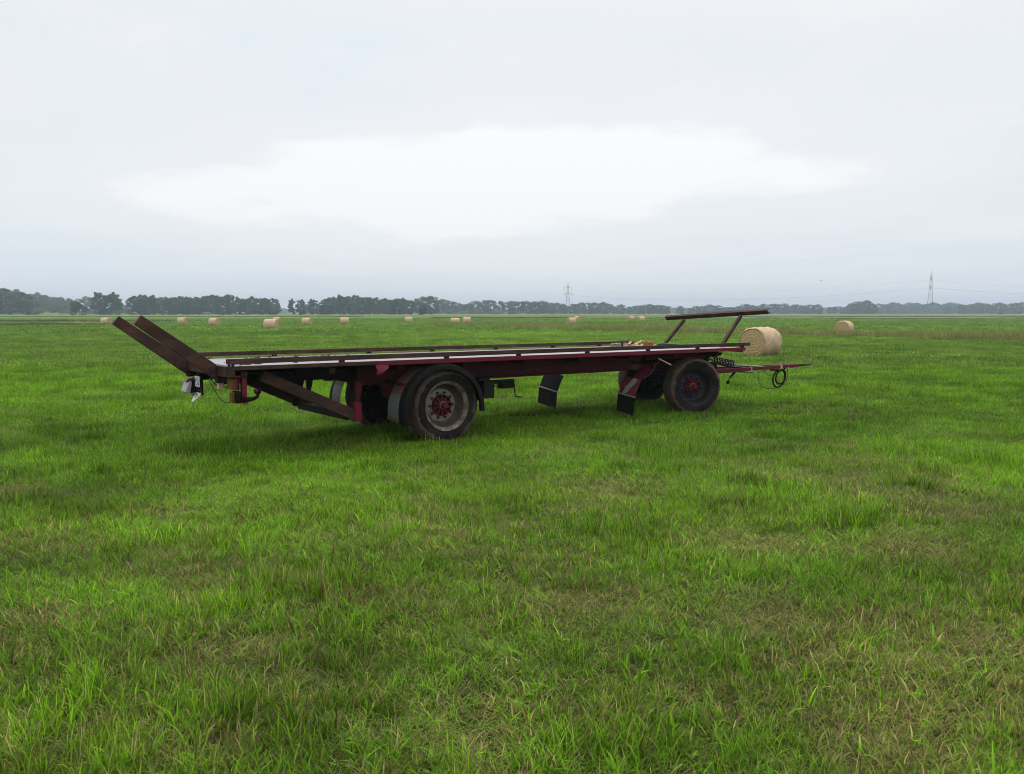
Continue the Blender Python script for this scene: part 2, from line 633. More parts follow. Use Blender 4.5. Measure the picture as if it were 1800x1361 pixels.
def grass_material(name, greens, dry, tip):
    """tint.x dryness, tint.y brightness, tint.z hue of the tuft; bt along the blade, br per blade"""
    m, t = new_mat(name)
    ti = t.node('ShaderNodeAttribute', attribute_name='tint', attribute_type='INSTANCER')
    sp = t.node('ShaderNodeSeparateXYZ')
    t.put(sp.inputs[0], ti.outputs['Vector'])
    bt = t.attr('bt')
    br = t.attr('br')
    g = t.mix(sp.outputs[2], greens[0], greens[1])
    g = t.mix(t.smooth(br, 0.0, 1.0, 0.0, 0.75), g, greens[2])
    d = t.mix(br, dry[0], dry[1])
    isdry = t.math('LESS_THAN', t.math('FRACT', t.math('MULTIPLY', br, 7.13)), sp.outputs[0])
    c = t.mix(isdry, g, d)
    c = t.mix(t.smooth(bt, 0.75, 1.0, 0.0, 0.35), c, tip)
    c = t.mix(t.smooth(bt, 0.30, 0.0, 0.0, 0.55), c, (0.10, 0.11, 0.03))  # stem colour at the root, with shade between blades painted in
    v = t.node('ShaderNodeHueSaturation')
    t.put(v.inputs['Color'], c)
    vary = t.smooth(t.math('FRACT', t.math('MULTIPLY', br, 3.71)), 0.0, 1.0, 0.52, 1.55)
    t.put(v.inputs['Value'], t.math('MULTIPLY', sp.outputs[1], vary))
    p = t.principled(Base_Color=v.outputs[0], Roughness=0.5)
    p.inputs['Specular IOR Level'].default_value = 0.16
    tr = t.node('ShaderNodeBsdfTranslucent')
    t.put(tr.inputs[0], v.outputs[0])
    mx = t.node('ShaderNodeMixShader')
    mx.inputs[0].default_value = 0.42
    t.put(mx.inputs[1], p.outputs[0])
    t.put(mx.inputs[2], tr.outputs[0])
    t.out(mx.outputs[0])
    return m


def leaf_material(name, a, b):
    m, t = new_mat(name)
    br = t.attr('br')
    rnd = t.node('ShaderNodeObjectInfo').outputs['Random']
    c = t.mix(br, a, b)
    v = t.node('ShaderNodeHueSaturation')
    t.put(v.inputs['Color'], c)
    t.put(v.inputs['Value'], t.smooth(rnd, 0.0, 1.0, 0.75, 1.3))
    p = t.principled(Base_Color=v.outputs[0], Roughness=0.6)
    p.inputs['Specular IOR Level'].default_value = 0.2
    tr = t.node('ShaderNodeBsdfTranslucent')
    t.put(tr.inputs[0], v.outputs[0])
    mx = t.node('ShaderNodeMixShader')
    mx.inputs[0].default_value = 0.25
    t.put(mx.inputs[1], p.outputs[0])
    t.put(mx.inputs[2], tr.outputs[0])
    t.out(mx.outputs[0])
    return m


M['deck'] = deck_material()
M['tyre'] = tyre_material(0.0)
M['tyre2'] = tyre_material(3.7)
M['wrap'] = bale_wrap_material()
M['end'] = bale_end_material()
M['ground'] = ground_material()
M['tan'] = field_material('pale_reed_field', (0.175, 0.17, 0.085), (0.25, 0.225, 0.125))
M['tan2'] = field_material('faded_hay_field', (0.16, 0.18, 0.075), (0.26, 0.23, 0.125))
M['pasture'] = field_material('pale_pasture', (0.11, 0.17, 0.055), (0.15, 0.20, 0.07))
GREENS = ((0.100, 0.235, 0.009), (0.255, 0.475, 0.016), (0.165, 0.335, 0.012))
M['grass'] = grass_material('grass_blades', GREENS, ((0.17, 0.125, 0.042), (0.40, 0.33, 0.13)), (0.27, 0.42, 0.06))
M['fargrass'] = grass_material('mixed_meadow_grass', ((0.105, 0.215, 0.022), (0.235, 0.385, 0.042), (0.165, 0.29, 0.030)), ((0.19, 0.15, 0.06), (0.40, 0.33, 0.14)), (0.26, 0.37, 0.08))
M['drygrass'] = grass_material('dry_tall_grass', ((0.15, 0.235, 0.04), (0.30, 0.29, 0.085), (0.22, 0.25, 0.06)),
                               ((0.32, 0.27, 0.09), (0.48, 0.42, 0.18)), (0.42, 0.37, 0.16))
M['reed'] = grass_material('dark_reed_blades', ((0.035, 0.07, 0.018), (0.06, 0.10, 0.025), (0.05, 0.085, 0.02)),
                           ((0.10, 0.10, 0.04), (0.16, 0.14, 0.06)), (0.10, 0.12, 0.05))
M['leaf'] = leaf_material('broadleaf_foliage', (0.024, 0.062, 0.018), (0.066, 0.135, 0.034))
M['leafdark'] = leaf_material('dark_foliage', (0.020, 0.045, 0.014), (0.042, 0.078, 0.022))
M['leaflight'] = leaf_material('pale_willow_foliage', (0.075, 0.125, 0.045), (0.115, 0.17, 0.06))

# ------------------------------------------------------------------ the land


def axis_coords(lo, hi, fine_lo, fine_hi, step, growth=1.13):
    mid = list(np.arange(fine_lo, fine_hi + 1e-6, step))
    a, s = mid[-1], step
    up = []
    while a < hi:
        s *= growth
        a += s
        up.append(min(a, hi))
    a, s = mid[0], step
    dn = []
    while a > lo:
        s *= growth
        a -= s
        dn.append(max(a, lo))
    return np.array(dn[::-1] + mid + up)


def height_grid(name, xs, ys, zoff, mat, fn=gh):
    X, Y = np.meshgrid(xs, ys)
    Z = fn(X.ravel(), Y.ravel()) + zoff
    V = np.stack([X.ravel(), Y.ravel(), Z], 1)
    nx, ny = len(xs), len(ys)
    i = np.arange((ny - 1) * (nx - 1))
    r, c = i // (nx - 1), i % (nx - 1)
    a = r * nx + c
    F = np.stack([a, a + 1, a + nx + 1, a + nx], 1)
    me = np_mesh(name, V, F, mat)
    me.polygons.foreach_set('use_smooth', [True] * len(F))
    o = bpy.data.objects.new(name, me)
    return link(o)


o = height_grid('meadow_ground', axis_coords(-4200, 4200, -14, 14, 0.4, 1.07), axis_coords(-60, 4200, 0, 26, 0.4, 1.05), 0.0, M['ground'])
tag(o, kind='structure')


def field_strip(name, x0, x1, y0, y1, mat, z):
    o = height_grid(name, np.linspace(x0, x1, 60), np.linspace(y0, y1, 14), z, mat)
    return tag(o, kind='structure')


field_strip('reed_field', 62, 620, 272, 318, M['tan'], 0.05)
field_strip('pasture_field', -60, 1100, 330, 415, M['pasture'], 0.06)
field_strip('hay_field', -120, 1400, 416, 640, M['tan2'], 0.07)
field_strip('reed_field', -480, -122, 392, 470, M['tan'], 0.05)


def hill_h(x, y):
    x = np.asarray(x, float)
    y = np.asarray(y, float)
    h = 17 * sstep(-405, -545, x * 800 / np.maximum(y, 300)) * sstep(640, 800, y) * (1 - sstep(980, 1250, y))
    return gh(x, y) + h - 0.5


o = height_grid('wooded_hill', np.linspace(-1300, -330, 60), np.linspace(600, 1300, 50), 0.0, M['pasture'], hill_h)
tag(o, kind='structure')

# ------------------------------------------------------------------ the flatbed trailer
TR = empty('flatbed_trailer', (-3.359, 9.406, 0), (R(-0.57), 0, R(90 - 54.63)))
tag(TR, 'long maroon and brown flatbed bale trailer with drawbar parked on the grass', 'trailer')
PHI = R(19)
AP = 8.69


def BG(d, l, z):
    """a point of the steered front bogie: d ahead of the pivot, l to the far side"""
    c, s = math.cos(PHI), math.sin(PHI)
    if d > 0.7:
        d = 0.7 + (d - 0.7) * 1.13
    return (AP + d * c + l * s, 1.25 - d * s + l * c, z)


def part(name, mat, bevel=0.003, smooth=False, parent=TR, label=None):
    class _C:
        def __enter__(self):
            self.m = MB()
            return self.m

        def __exit__(self, *a):
            self.o = self.m.build(name, mat, parent, bevel, smooth, label=label)
    return _C()


LEN = 9.5
# deck sheet
with part('deck', M['deck'], 0) as m:
    m.box(0.09, LEN - 0.02, 0.075, 2.425, 1.156, 1.172)
# edge beams, brown at the rear and red from the second bay on
for y0, y1 in ((0.0, 0.072), (2.428, 2.5)):
    with part('edge_beam', M['rust']) as m:
        m.box(0.002, 1.93, y0, y1, 1.128, 1.176)
    with part('edge_beam', M['red']) as m:
        m.box(1.94, LEN - 0.01, y0 + 0.004 * (y0 < 1), y1 - 0.004 * (y0 > 1), 1.116, 1.176)
with part('front_beam', M['reddark']) as m:
    m.box(LEN - 0.018, LEN + 0.02, 0.076, 2.424, 1.09, 1.174)
with part('rear_beam', M['rust']) as m:
    m.box(-0.004, 0.086, 0.075, 2.425, 1.045, 1.172)
    m.box(0.004, 0.086, 0.002, 0.073, 1.045, 1.124)
    m.box(0.004, 0.086, 2.427, 2.498, 1.045, 1.124)


def square_tube(m, x0, x1, y0, y1, z0, z1, w=0.006):
    """open-ended square tube along x"""
    vs_ = []
    for x in (x0, x1):
        vs_ += [(x, y0, z0), (x, y1, z0), (x, y1, z1), (x, y0, z1)]
        vs_ += [(x, y0 + w, z0 + w), (x, y1 - w, z0 + w), (x, y1 - w, z1 - w), (x, y0 + w, z1 - w)]
    fs = []
    for k in range(4):
        j = (k + 1) % 4
        fs += [(k, j, j + 8, k + 8), (4 + k, k + 12, j + 12, 4 + j), (k, k + 4, j + 4, j), (8 + k, 8 + j, 12 + j, 12 + k)]
    m.add(vs_, fs)


# side rails carried on small paired brackets
for nm, y0, y1, xe, br_ in (('near', 0.0, 0.058, 9.62, (0.045, 1.45, 3.02, 4.27, 5.62, 6.97, 8.2, 9.42)),
                            ('far', 2.442, 2.5, 9.0, (0.12, 1.40, 2.98, 4.18, 5.52, 6.85, 8.04))):
    mm = MB()
    square_tube(mm, -0.004, xe, y0, y1, 1.204, 1.265)
    rail = mm.build('side_rail', M['rust'], TR)
    for bx in br_:
        mb = MB()
        z0 = 1.178
        mb.box(bx - 0.035, bx - 0.008, y0 + 0.008, y1 - 0.008, z0, 1.203)
        mb.box(bx + 0.008, bx + 0.035, y0 + 0.008, y1 - 0.008, z0, 1.203)
        mb.build('rail_bracket', M['rustdark'], rail, 0.002)

# two raised stop arms at the rear
for yb in (0.46, 1.93):
    with part('rear_stop_arm', M['rust'], 0.004) as m:
        m.prism([(-0.008, 0.985), (-0.008, 1.185), (-0.835, 1.79), (-0.915, 1.69)], yb, yb + 0.085)
        m.prism([(-0.10, 1.075), (-0.10, 1.205), (-0.16, 1.25), (-0.16, 1.12)], yb - 0.012, yb - 0.003)
    with part('arm_mount', M['rustdark'], 0.004) as m:
        m.box(-0.006, 0.12, yb - 0.03, yb + 0.115, 0.955, 1.043)

# cross members below the deck
for i, xc in enumerate((0.16, 1.28, 2.35, 3.4, 4.5, 5.6, 6.7, 7.8, 8.9)):
    with part('cross_member', M['rustdark'] if i < 2 else M['reddark'], 0.003) as m:
        vs_ = []
        h0, h1 = 1.035, 1.108
        m.box(xc, xc + 0.08, 0.03 if i < 2 else 0.2, 2.47 if i < 2 else 2.3, h0, h1)
# rear sub frame: long channels, hangers and raking struts
for yc in (0.72, 1.70):
    with part('rear_channel', M['under'], 0.003) as m:
        m.box(0.09, 2.0, yc, yc + 0.08, 0.915, 1.033)
for yc in (0.30, 2.08):
    with part('raking_strut', M['rust'], 0.004) as m:
        m.beam((0.50, yc + 0.045, 1.035), (1.80, yc + 0.045, 0.415), 0.09, 0.138, (0, 0, 1))
    with part('strut_post', M['red'], 0.004) as m:
        m.box(1.735, 1.835, yc - 0.012, yc + 0.10, 0.352, 0.615)
        pass
for yc in (0.30, 2.08):
    with part('strut_gusset', M['reddark'], 0.003) as m:
        m.prism([(1.77, 0.617), (1.825, 0.617), (1.89, 0.90), (1.77, 0.90)], yc + 0.03, yc + 0.09)
with part('underrun_bar', M['rustdark'], 0.004) as m:
    m.beam((1.66, 0.36, 0.43), (1.66, 2.14, 0.43), 0.08, 0.10)
with part('hanger_bracket', M['under'], 0.003) as m:
    m.prism([(1.12, 0.92), (1.42, 0.92), (1.34, 0.68), (1.30, 0.52), (1.24, 0.52), (1.22, 0.68), (1.12, 0.70)], 1.24, 1.30)
with part('brake_line', M['black'], 0) as m:
    m.tube([(0.95, 1.35, 0.90), (1.05, 1.35, 0.86), (1.15, 1.35, 0.865), (1.28, 1.35, 0.91)], 0.006, 6)
# main chassis girders
for yc in (0.62, 1.78):
    with part('main_girder', M['reddark'], 0.003) as m:
        m.box(1.92, 7.0, yc, yc + 0.014, 0.84, 1.07)
        m.box(1.92, 7.0, yc - 0.05, yc + 0.064, 0.812, 0.838)
        m.box(1.92, 9.2, yc - 0.05, yc + 0.064, 1.072, 1.104)
        m.prism([(7.002, 0.812), (7.002, 1.07), (7.5, 1.07), (7.3, 0.95)], yc, yc + 0.014)
        m.box(7.5, 9.1, yc, yc + 0.014, 0.985, 1.07)
for xc in (1.93, 3.9, 6.4):
    with part('chassis_crossbar', M['under'], 0.003) as m:
        m.box(xc, xc + 0.07, 0.69, 1.71, 0.84, 1.0)
with part('turntable_plate', M['under'], 0.004) as m:
    m.box(8.0, 9.28, 0.66, 1.84, 0.955, 1.068)
    m.prism([(9.282, 0.99), (9.282, 1.068), (9.45, 1.068), (9.40, 1.02)], 0.5, 2.0)
with part('turntable_ring', M['under'], 0, True) as m:
    m.tube([(AP + 0.5 * math.cos(a), 1.25 + 0.5 * math.sin(a), 0.915) for a in np.linspace(0, 2 * math.pi, 41)[:-1]], 0.038, 8, closed=True)


# ---- wheels
def wheel(loc, rot, rim_mat, disc_mat, tyre_mat, nut_mat, size):
    """wheel with its outer face at local y = 0, looking towards -y; deep dished truck rim"""
    mb = MB()
    mb.lathe([(0.31, 0.318), (0.12, 0.300), (0.066, 0.294), (0.10, 0.283), (0.155, 0.272), (0.185, 0.255), (0.198, 0.225)], 56)
    w = mb.build('wheel', M['barrel'] if rim_mat is M['cream'] else rim_mat, TR, 0, 'auto')
    w.location, w.rotation_euler, w.scale = loc, rot, (size, 1, size)
    mb = MB()
    mb.lathe([(0.06, 0.305), (0.030, 0.318), (0.012, 0.333), (0.008, 0.339), (0.014, 0.342), (0.020, 0.338), (0.022, 0.330), (0.030, 0.326),
              (0.026, 0.318), (0.034, 0.312), (0.042, 0.310), (0.044, 0.302), (0.056, 0.297), (0.070, 0.2935)][::-1], 56)
    mb.build('rim_flange', rim_mat, w, 0, 'auto')
    # tyre
    mb = MB()
    prof = [(0.028, 0.334), (0.018, 0.352), (0.002, 0.395), (-0.004, 0.425), (0.004, 0.457), (0.020, 0.483), (0.036, 0.493), (0.052, 0.499), (0.075, 0.503),
            (0.085, 0.492), (0.098, 0.492), (0.108, 0.505), (0.165, 0.507), (0.174, 0.495), (0.186, 0.495), (0.195, 0.507), (0.252, 0.505),
            (0.262, 0.492), (0.275, 0.492), (0.285, 0.503), (0.308, 0.499), (0.324, 0.493), (0.34, 0.483), (0.356, 0.457), (0.364, 0.425), (0.358, 0.395), (0.342, 0.352), (0.332, 0.334)]

    def lug(i, a, r):
        q = r
        if 5 <= i <= 8 or 19 <= i <= 22:
            q -= 0.006 * (math.sin(a * 46) > 0.45)
        q += 0.0025 * math.sin(3 * a + i) * (i > 3)
        s = math.sin(a)
        if s < -0.93 and r > 0.47:         # flattened on the ground
            q = min(q, 0.487 / -s)
        return q
    mb.lathe(prof, 138, lug)
    mb.build('tyre', tyre_mat, w, 0, 'auto')
    # disc with hand holes between the studs
    mb = MB()
    mb.lathe([(0.196, 0.226), (0.190, 0.210), (0.187, 0.200), (0.188, 0.135)], 56)
    mb.build('wheel_disc', disc_mat, w, 0, 'auto')
    for k in range(10):
        a = 2 * math.pi * (k + 0.5) / 10
        mb = MB()
        cx, cz = 0.176 * math.cos(a), 0.176 * math.sin(a)
        mb.tube([(cx, 0.19, cz), (cx, 0.170, cz)], 0.021, 6)
        mb.tube([(cx, 0.170, cz), (cx, 0.158, cz)], 0.012, 8)
        mb.build('wheel_nut', nut_mat, w, 0.001)
    mb = MB()
    mb.lathe([(0.21, 0.146), (0.150, 0.146), (0.144, 0.142), (0.146, 0.132), (0.185, 0.126), (0.185, 0.055), (0.170, 0.0)], 48)
    mb.build('hub', M['reddark'], w, 0.002, 'auto')  # darker drum paints the shade in the gaps between the ribs
    for k in range(10):
        a = 2 * math.pi * k / 10
        d = Vector((math.cos(a), 0, math.sin(a)))
        mb = MB()
        mb.beam(d * 0.05 + Vector((0, 0.160, 0)), d * 0.134 + Vector((0, 0.166, 0)), 0.030, 0.034, (0, 1, 0))
        mb.build('hub_rib', M['hub'], w, 0.003)
    mb = MB()
    mb.lathe([(0.17, 0.062), (0.105, 0.060), (0.100, 0.052), (0.098, 0.046)], 24)
    mb.build('hub_collar', M['mudbrown'], w, 0, 'auto')
    mb = MB()
    mb.lathe([(0.10, 0.047), (0.05, 0.046), (0.042, 0.040), (0.040, 0.0)], 6)
    mb.build('hub_cap', M['hub'], w, 0.003)
    return w


ZW = 0.478
wheel((3.04, 0.05, 0.50), (0, 0.3, 0), M['cream'], M['discgrey'], M['tyre'], M['reddark'], 1.05)
wheel((3.04, 2.45, 0.50), (0, 0.7, math.pi), M['cream'], M['discgrey'], M['tyre2'], M['reddark'], 1.05)
wheel(BG(0, -1.18, 0.49), (0, 1.9, -PHI), M['darkrim'], M['blue'], M['tyre2'], M['reddark'], 1.03)
wheel(BG(0, 1.18, 0.49), (0, 1.1, math.pi - PHI), M['darkrim'], M['blue'], M['tyre'], M['reddark'], 1.03)
with part('rear_axle', M['under'], 0, True) as m:
    m.tube([(3.0, 0.3, ZW), (3.0, 2.2, ZW)], 0.075, 14)
    m.tube([(3.0, 0.30, ZW), (3.0, 0.46, ZW)], 0.21, 24)
    m.tube([(3.0, 2.04, ZW), (3.0, 2.2, ZW)], 0.21, 24)
for yc in (0.62, 1.78):
    with part('leaf_spring', M['under'], 0.002) as m:
        for k in range(6):
            half = 0.62 - k * 0.085
            for j in range(6):
                xa, xb = -half + j * half / 3, -half + (j + 1) * half / 3
                za, zb = 0.60 + 0.25 * xa * xa - 0.017 * k, 0.60 + 0.25 * xb * xb - 0.017 * k
                m.beam((3.0 + xa, yc, za), (3.0 + xb, yc, zb), 0.08, 0.015)
    with part('spring_hanger', M['reddark'], 0.003) as m:
        m.prism([(2.28, 0.81), (2.48, 0.81), (2.42, 0.64), (2.33, 0.64)], yc - 0.05, yc + 0.05)
    with part('spring_hanger', M['reddark'], 0.003) as m:
        m.prism([(3.55, 0.81), (3.75, 0.81), (3.69, 0.64), (3.60, 0.64)], yc - 0.05, yc + 0.05)


# ---- rear mudguards: a curved panel with a rubber lip along the outer edge
def arc(cx, cz, r, a0, a1, n):
    return [(cx + r * math.cos(R(a)), cz + r * math.sin(R(a))) for a in np.linspace(a0, a1, n)]


def shell(m, pts, y0, y1, th):
    """bent sheet: profile in x-z, thickness th inwards"""
    n = len(pts)
    inn = []
    for i, p in enumerate(pts):
        a, b = Vector(pts[max(i - 1, 0)]), Vector(pts[min(i + 1, n - 1)])
        t = (b - a).normalized()
        inn.append((p[0] + t[1] * th, p[1] - t[0] * th))
    m.prism(list(pts) + inn[::-1], y0, y1) if n == 2 else [m.prism([pts[i], pts[i + 1], inn[i + 1], inn[i]], y0, y1) for i in range(n - 1)]


def lipped(mb, cx, cz, r, a0, a1, n, ya, yb, drop):
    """rubber lip: a rolled band that bends from the tread side over the outer edge"""
    prof = [(ya, 0.0), (ya + (yb - ya) * 0.55, 0.004), (yb - (yb - ya) * 0.1, -0.012), (yb, -0.04), (yb + (yb - ya) * 0.03, -drop), (yb - (yb - ya) * 0.08, -drop),
            (yb - (yb - ya) * 0.15, -0.05), (ya, -0.02)]
    k = len(prof)
    vs_, fs = [], []
    for a in np.linspace(a0, a1, n):
        for yy, dr in prof:
            vs_.append((cx + (r + dr) * math.cos(R(a)), yy, cz + (r + dr) * math.sin(R(a))))
    for i in range(n - 1):
        for j in range(k):
            fs.append((i * k + j, i * k + (j + 1) % k, (i + 1) * k + (j + 1) % k, (i + 1) * k + j))
    fs += [tuple(range(k)), tuple((n - 1) * k + j for j in range(k - 1, -1, -1))]
    mb.add(vs_, fs)


CX, CZ, RM = 2.955, 0.445, 0.668
for far in (0, 1):
    ya, yb = (0.10, -0.05) if not far else (2.40, 2.55)
    pa, pb = (0.105, 0.42) if not far else (2.08, 2.395)
    mg = MB()
    shell(mg, arc(CX, CZ, RM - 0.004, 188, 158, 8), pa, pb, -0.006)
    guard = mg.build('rear_mudguard', M['greypanel'], TR, 0, False)
    m = MB()
    shell(m, arc(CX, CZ, RM - 0.008, 158.5, 112, 12), pa, pb, -0.006)
    m.build('guard_panel', M['mudbrown'], guard)
    m = MB()
    shell(m, arc(CX, CZ, RM - 0.012, 112.5, 8, 24), pa, pb, -0.006)
    m.build('guard_panel', M['black'], guard)
    m = MB()
    lipped(m, CX, CZ, RM, 193, -4, 44, ya, yb, 0.085)
    m.build('rubber_lip', M['black'], guard, 0, 'auto')
    m = MB()
    shell(m, arc(CX, CZ, RM + 0.004, 190, 185, 3), pa, pb, -0.014)
    m.build('guard_strip', M['mudbrown'], guard)
    for aa in (145, 20):
        m = MB()
        c_, s_ = math.cos(R(aa)), math.sin(R(aa))
        rr = RM + 0.03
        m.tube([(CX + rr * c_, pa + 0.0, CZ + rr * s_), (CX + rr * c_, pb + 0.25 * (1 if not far else -1), CZ + rr * s_)], 0.022, 10)
        m.build('guard_stay', M['reddark'], guard, 0, True)
with part('mounting_box', M['rustdark'], 0.004) as m:
    m.box(3.86, 4.05, 0.36, 0.55, 0.53, 0.79)
    m.box(3.80, 4.0, 0.40, 0.52, 0.792, 0.84)
# crumpled side marker plate
with part('side_marker_plate', M['redworn'], 0, label='crumpled pinkish red marker plate under the deck edge') as m:
    a = [(1.905, -0.012, 1.126), (1.92, -0.03, 1.07), (1.915, -0.018, 0.995), (1.975, -0.035, 1.03), (1.98, -0.012, 1.126), (2.0, -0.02, 1.0), (2.045, -0.04, 1.05), (2.05, -0.014, 1.12), (2.10, -0.02, 1.09), (2.095, -0.010, 1.12)]
    n = len(a)
    b = [(x, y + 0.006, z) for x, y, z in a]
    f = [(0, 1, 3, 4), (1, 2, 3), (3, 2, 5), (3, 5, 6), (4, 3, 6, 7), (7, 6, 8), (7, 8, 9)]
    m.add(a + b, f + [tuple(i + n for i in q[::-1]) for q in f] + [(0, 1, 1 + n, n), (1, 2, 2 + n, 1 + n), (2, 5, 5 + n, 2 + n), (5, 6, 6 + n, 5 + n), (6, 8, 8 + n, 6 + n), (8, 9, 9 + n, 8 + n)])

# hand brake spindle with crank
with part('brake_gear', M['under'], 0.003) as m:
    m.box(4.08, 4.5, 0.46, 0.54, 0.735, 0.79)
    m.box(4.24, 4.48, 0.44, 0.56, 0.655, 0.74)
    m.tube([(4.02, 0.5, 0.68), (4.15, 0.5, 0.70)], 0.018, 8)
    m.tube([(4.15, 0.47, 0.715), (4.25, 0.47, 0.72)], 0.008, 6)
    m.tube([(4.15, 0.47, 0.675), (4.25, 0.47, 0.665)], 0.008, 6)
    m.tube([(4.02, 0.5, 0.66), (4.12, 0.5, 0.56)], [0.02, 0.012], 8)
    m.tube([(4.02, 0.5, 0.60), (4.11, 0.5, 0.555)], 0.008, 6)
with part('brake_crank', M['rust'], 0, 'auto') as m:
    m.tube([(4.46, 0.5, 0.70), (4.53, 0.5, 0.695)], 0.022, 10)
    m.tube([(4.525, 0.5, 0.72), (4.528, 0.5, 0.62), (4.545, 0.5, 0.51)], 0.010, 8)
    m.tube([(4.54, 0.5, 0.512), (4.655, 0.49, 0.497)], 0.011, 8)


# ---- front mudguards fixed to the chassis, each with a rubber flap
def worn_guard_material():
    """crimson sheet whose paint has flaked off in one ragged patch"""
    m, t = new_mat('flaked_crimson_sheet')
    co = t.node('ShaderNodeTexCoord').outputs['Object']
    sx = t.node('ShaderNodeSeparateXYZ')
    t.put(sx.inputs[0], co)
    n = t.noise(9, 5, 0.65, vec=co)
    u = t.math('MULTIPLY', t.math('SUBTRACT', t.math('ADD', sx.outputs[2], t.math('MULTIPLY', sx.outputs[1], 0.35)), 0.695), 7.0)
    v = t.math('MULTIPLY', t.math('ADD', t.math('SUBTRACT', sx.outputs[1], 0.31), t.math('MULTIPLY', t.math('SUBTRACT', sx.outputs[2], 0.58), 0.45)), 11.0)
    e = t.math('ADD', t.math('MULTIPLY', u, u), t.math('MULTIPLY', v, v))
    e = t.math('ADD', e, t.math('MULTIPLY', t.math('SUBTRACT', n, 0.5), 3.2))
    red = t.mix(t.smooth(t.noise(5, 4, 0.6, vec=co), 0.35, 0.7), (0.15, 0.016, 0.032), (0.075, 0.022, 0.026))
    c = t.mix(t.smooth(e, 0.78, 0.66), red, (0.20, 0.21, 0.19))
    p = t.principled(Base_Color=c, Roughness=0.6, Normal=t.bump(n, 0.2, 0.003))
    p.inputs['Specular IOR Level'].default_value = 0.25
    t.out(p.outputs[0])
    return m


def front_guard(x, y0, y1, plate, strut, far):
    def tilt(m):
        m.v = [(a, b, c - 0.13 * (y1 - b)) for a, b, c in m.v]
        return m
    pts = [(x - 0.06, 0.455), (x - 0.02, 0.545), (x + 0.03, 0.64), (x + 0.09, 0.735)]
    m = MB()
    shell(m, pts, y0, y1, 0.005)
    g = tilt(m).build('front_mudguard', plate, TR)
    m = MB()
    shell(m, [(x + 0.092, 0.737), (x + 0.20, 0.84), (x + 0.34, 0.925)], y0 + (0.0 if not far else 0.1), y1 - (0.17 if not far else 0.05), 0.005)
    tilt(m).build('guard_panel', strut, g)
    m = MB()
    m.box(x - 0.082, x - 0.052, y0 - 0.008, y1 + 0.008, 0.436, 0.4545)
    tilt(m).build('clamp_strip', M['steel'], g, 0.002)
    m = MB()
    n = 6
    pts = [(x - 0.066 - 0.035 * (k / n) ** 1.3, 0.45 - 0.31 * k / n) for k in range(n + 1)]
    shell(m, pts, y0 - 0.004, y1 + 0.004, 0.008)
    tilt(m).build('rubber_flap', M['black'], g)
    m = MB()
    m.box(pts[-1][0] - 0.006, pts[-1][0] + 0.012, y0 - 0.002, y1 + 0.002, pts[-1][1] - 0.008, pts[-1][1] + 0.003)
    tilt(m).build('flap_edge', M['mudbrown'], g)
    m = MB()
    m.tube([(x + 0.36, y0 + 0.06, 0.915), (x + 0.36, 0.64 if not far else 1.80, 0.95)], 0.02, 8)
    m.build('guard_stay', M['reddark'], g, 0, True)
    return g


front_guard(6.82, 0.12, 0.52, worn_guard_material(), M['reddark'], 0)
front_guard(6.58, 1.92, 2.46, M['black'], M['reddark'], 1)
with part('loose_wire', M['mudbrown'], 0) as m:
    m.tube([(6.97, 0.13, 0.70), (7.12, 0.12, 0.78), (7.22, 0.13, 0.86), (7.26, 0.14, 0.95), (7.33, 0.14, 0.94), (7.36, 0.15, 1.02)], 0.005, 5)
with part('bent_bracket', M['palepink'], 0.002, label='bent pale metal strip hanging ahead of the front mudguard') as m:
    m.beam((7.36, 0.16, 1.03), (7.66, 0.15, 0.91), 0.012, 0.022)

# ---- steered front bogie
with part('bogie_frame', M['reddark'], 0.004) as m:
    for l in (-0.46, 0.46):
        m.beam(BG(-0.62, l, 0.80), BG(0.80, l, 0.80), 0.08, 0.13)
    for d in (-0.6, 0.0, 0.72):
        m.beam(BG(d, -0.42, 0.80), BG(d, 0.42, 0.80), 0.09, 0.11)
    m.beam(BG(0.78, -0.5, 0.79), BG(0.78, -0.32, 0.79), 0.05, 0.19)
    m.beam(BG(0.78, 0.5, 0.79), BG(0.78, 0.32, 0.79), 0.05, 0.19)
with part('front_axle', M['under'], 0, True) as m:
    m.tube([BG(0, -0.95, ZW), BG(0, 0.95, ZW)], 0.07, 14)
    m.tube([BG(0, -0.94, ZW), BG(0, -0.78, ZW)], 0.21, 24)
    m.tube([BG(0, 0.78, ZW), BG(0, 0.94, ZW)], 0.21, 24)
for l in (-0.55, 0.55):
    with part('leaf_spring', M['under'], 0.002) as m:
        for k in range(6):
            half = 0.58 - k * 0.08
            for j in range(6):
                xa, xb = -half + j * half / 3, -half + (j + 1) * half / 3
                m.beam(BG(xa, l, 0.60 + 0.25 * xa * xa - 0.017 * k), BG(xb, l, 0.60 + 0.25 * xb * xb - 0.017 * k), 0.08, 0.015)
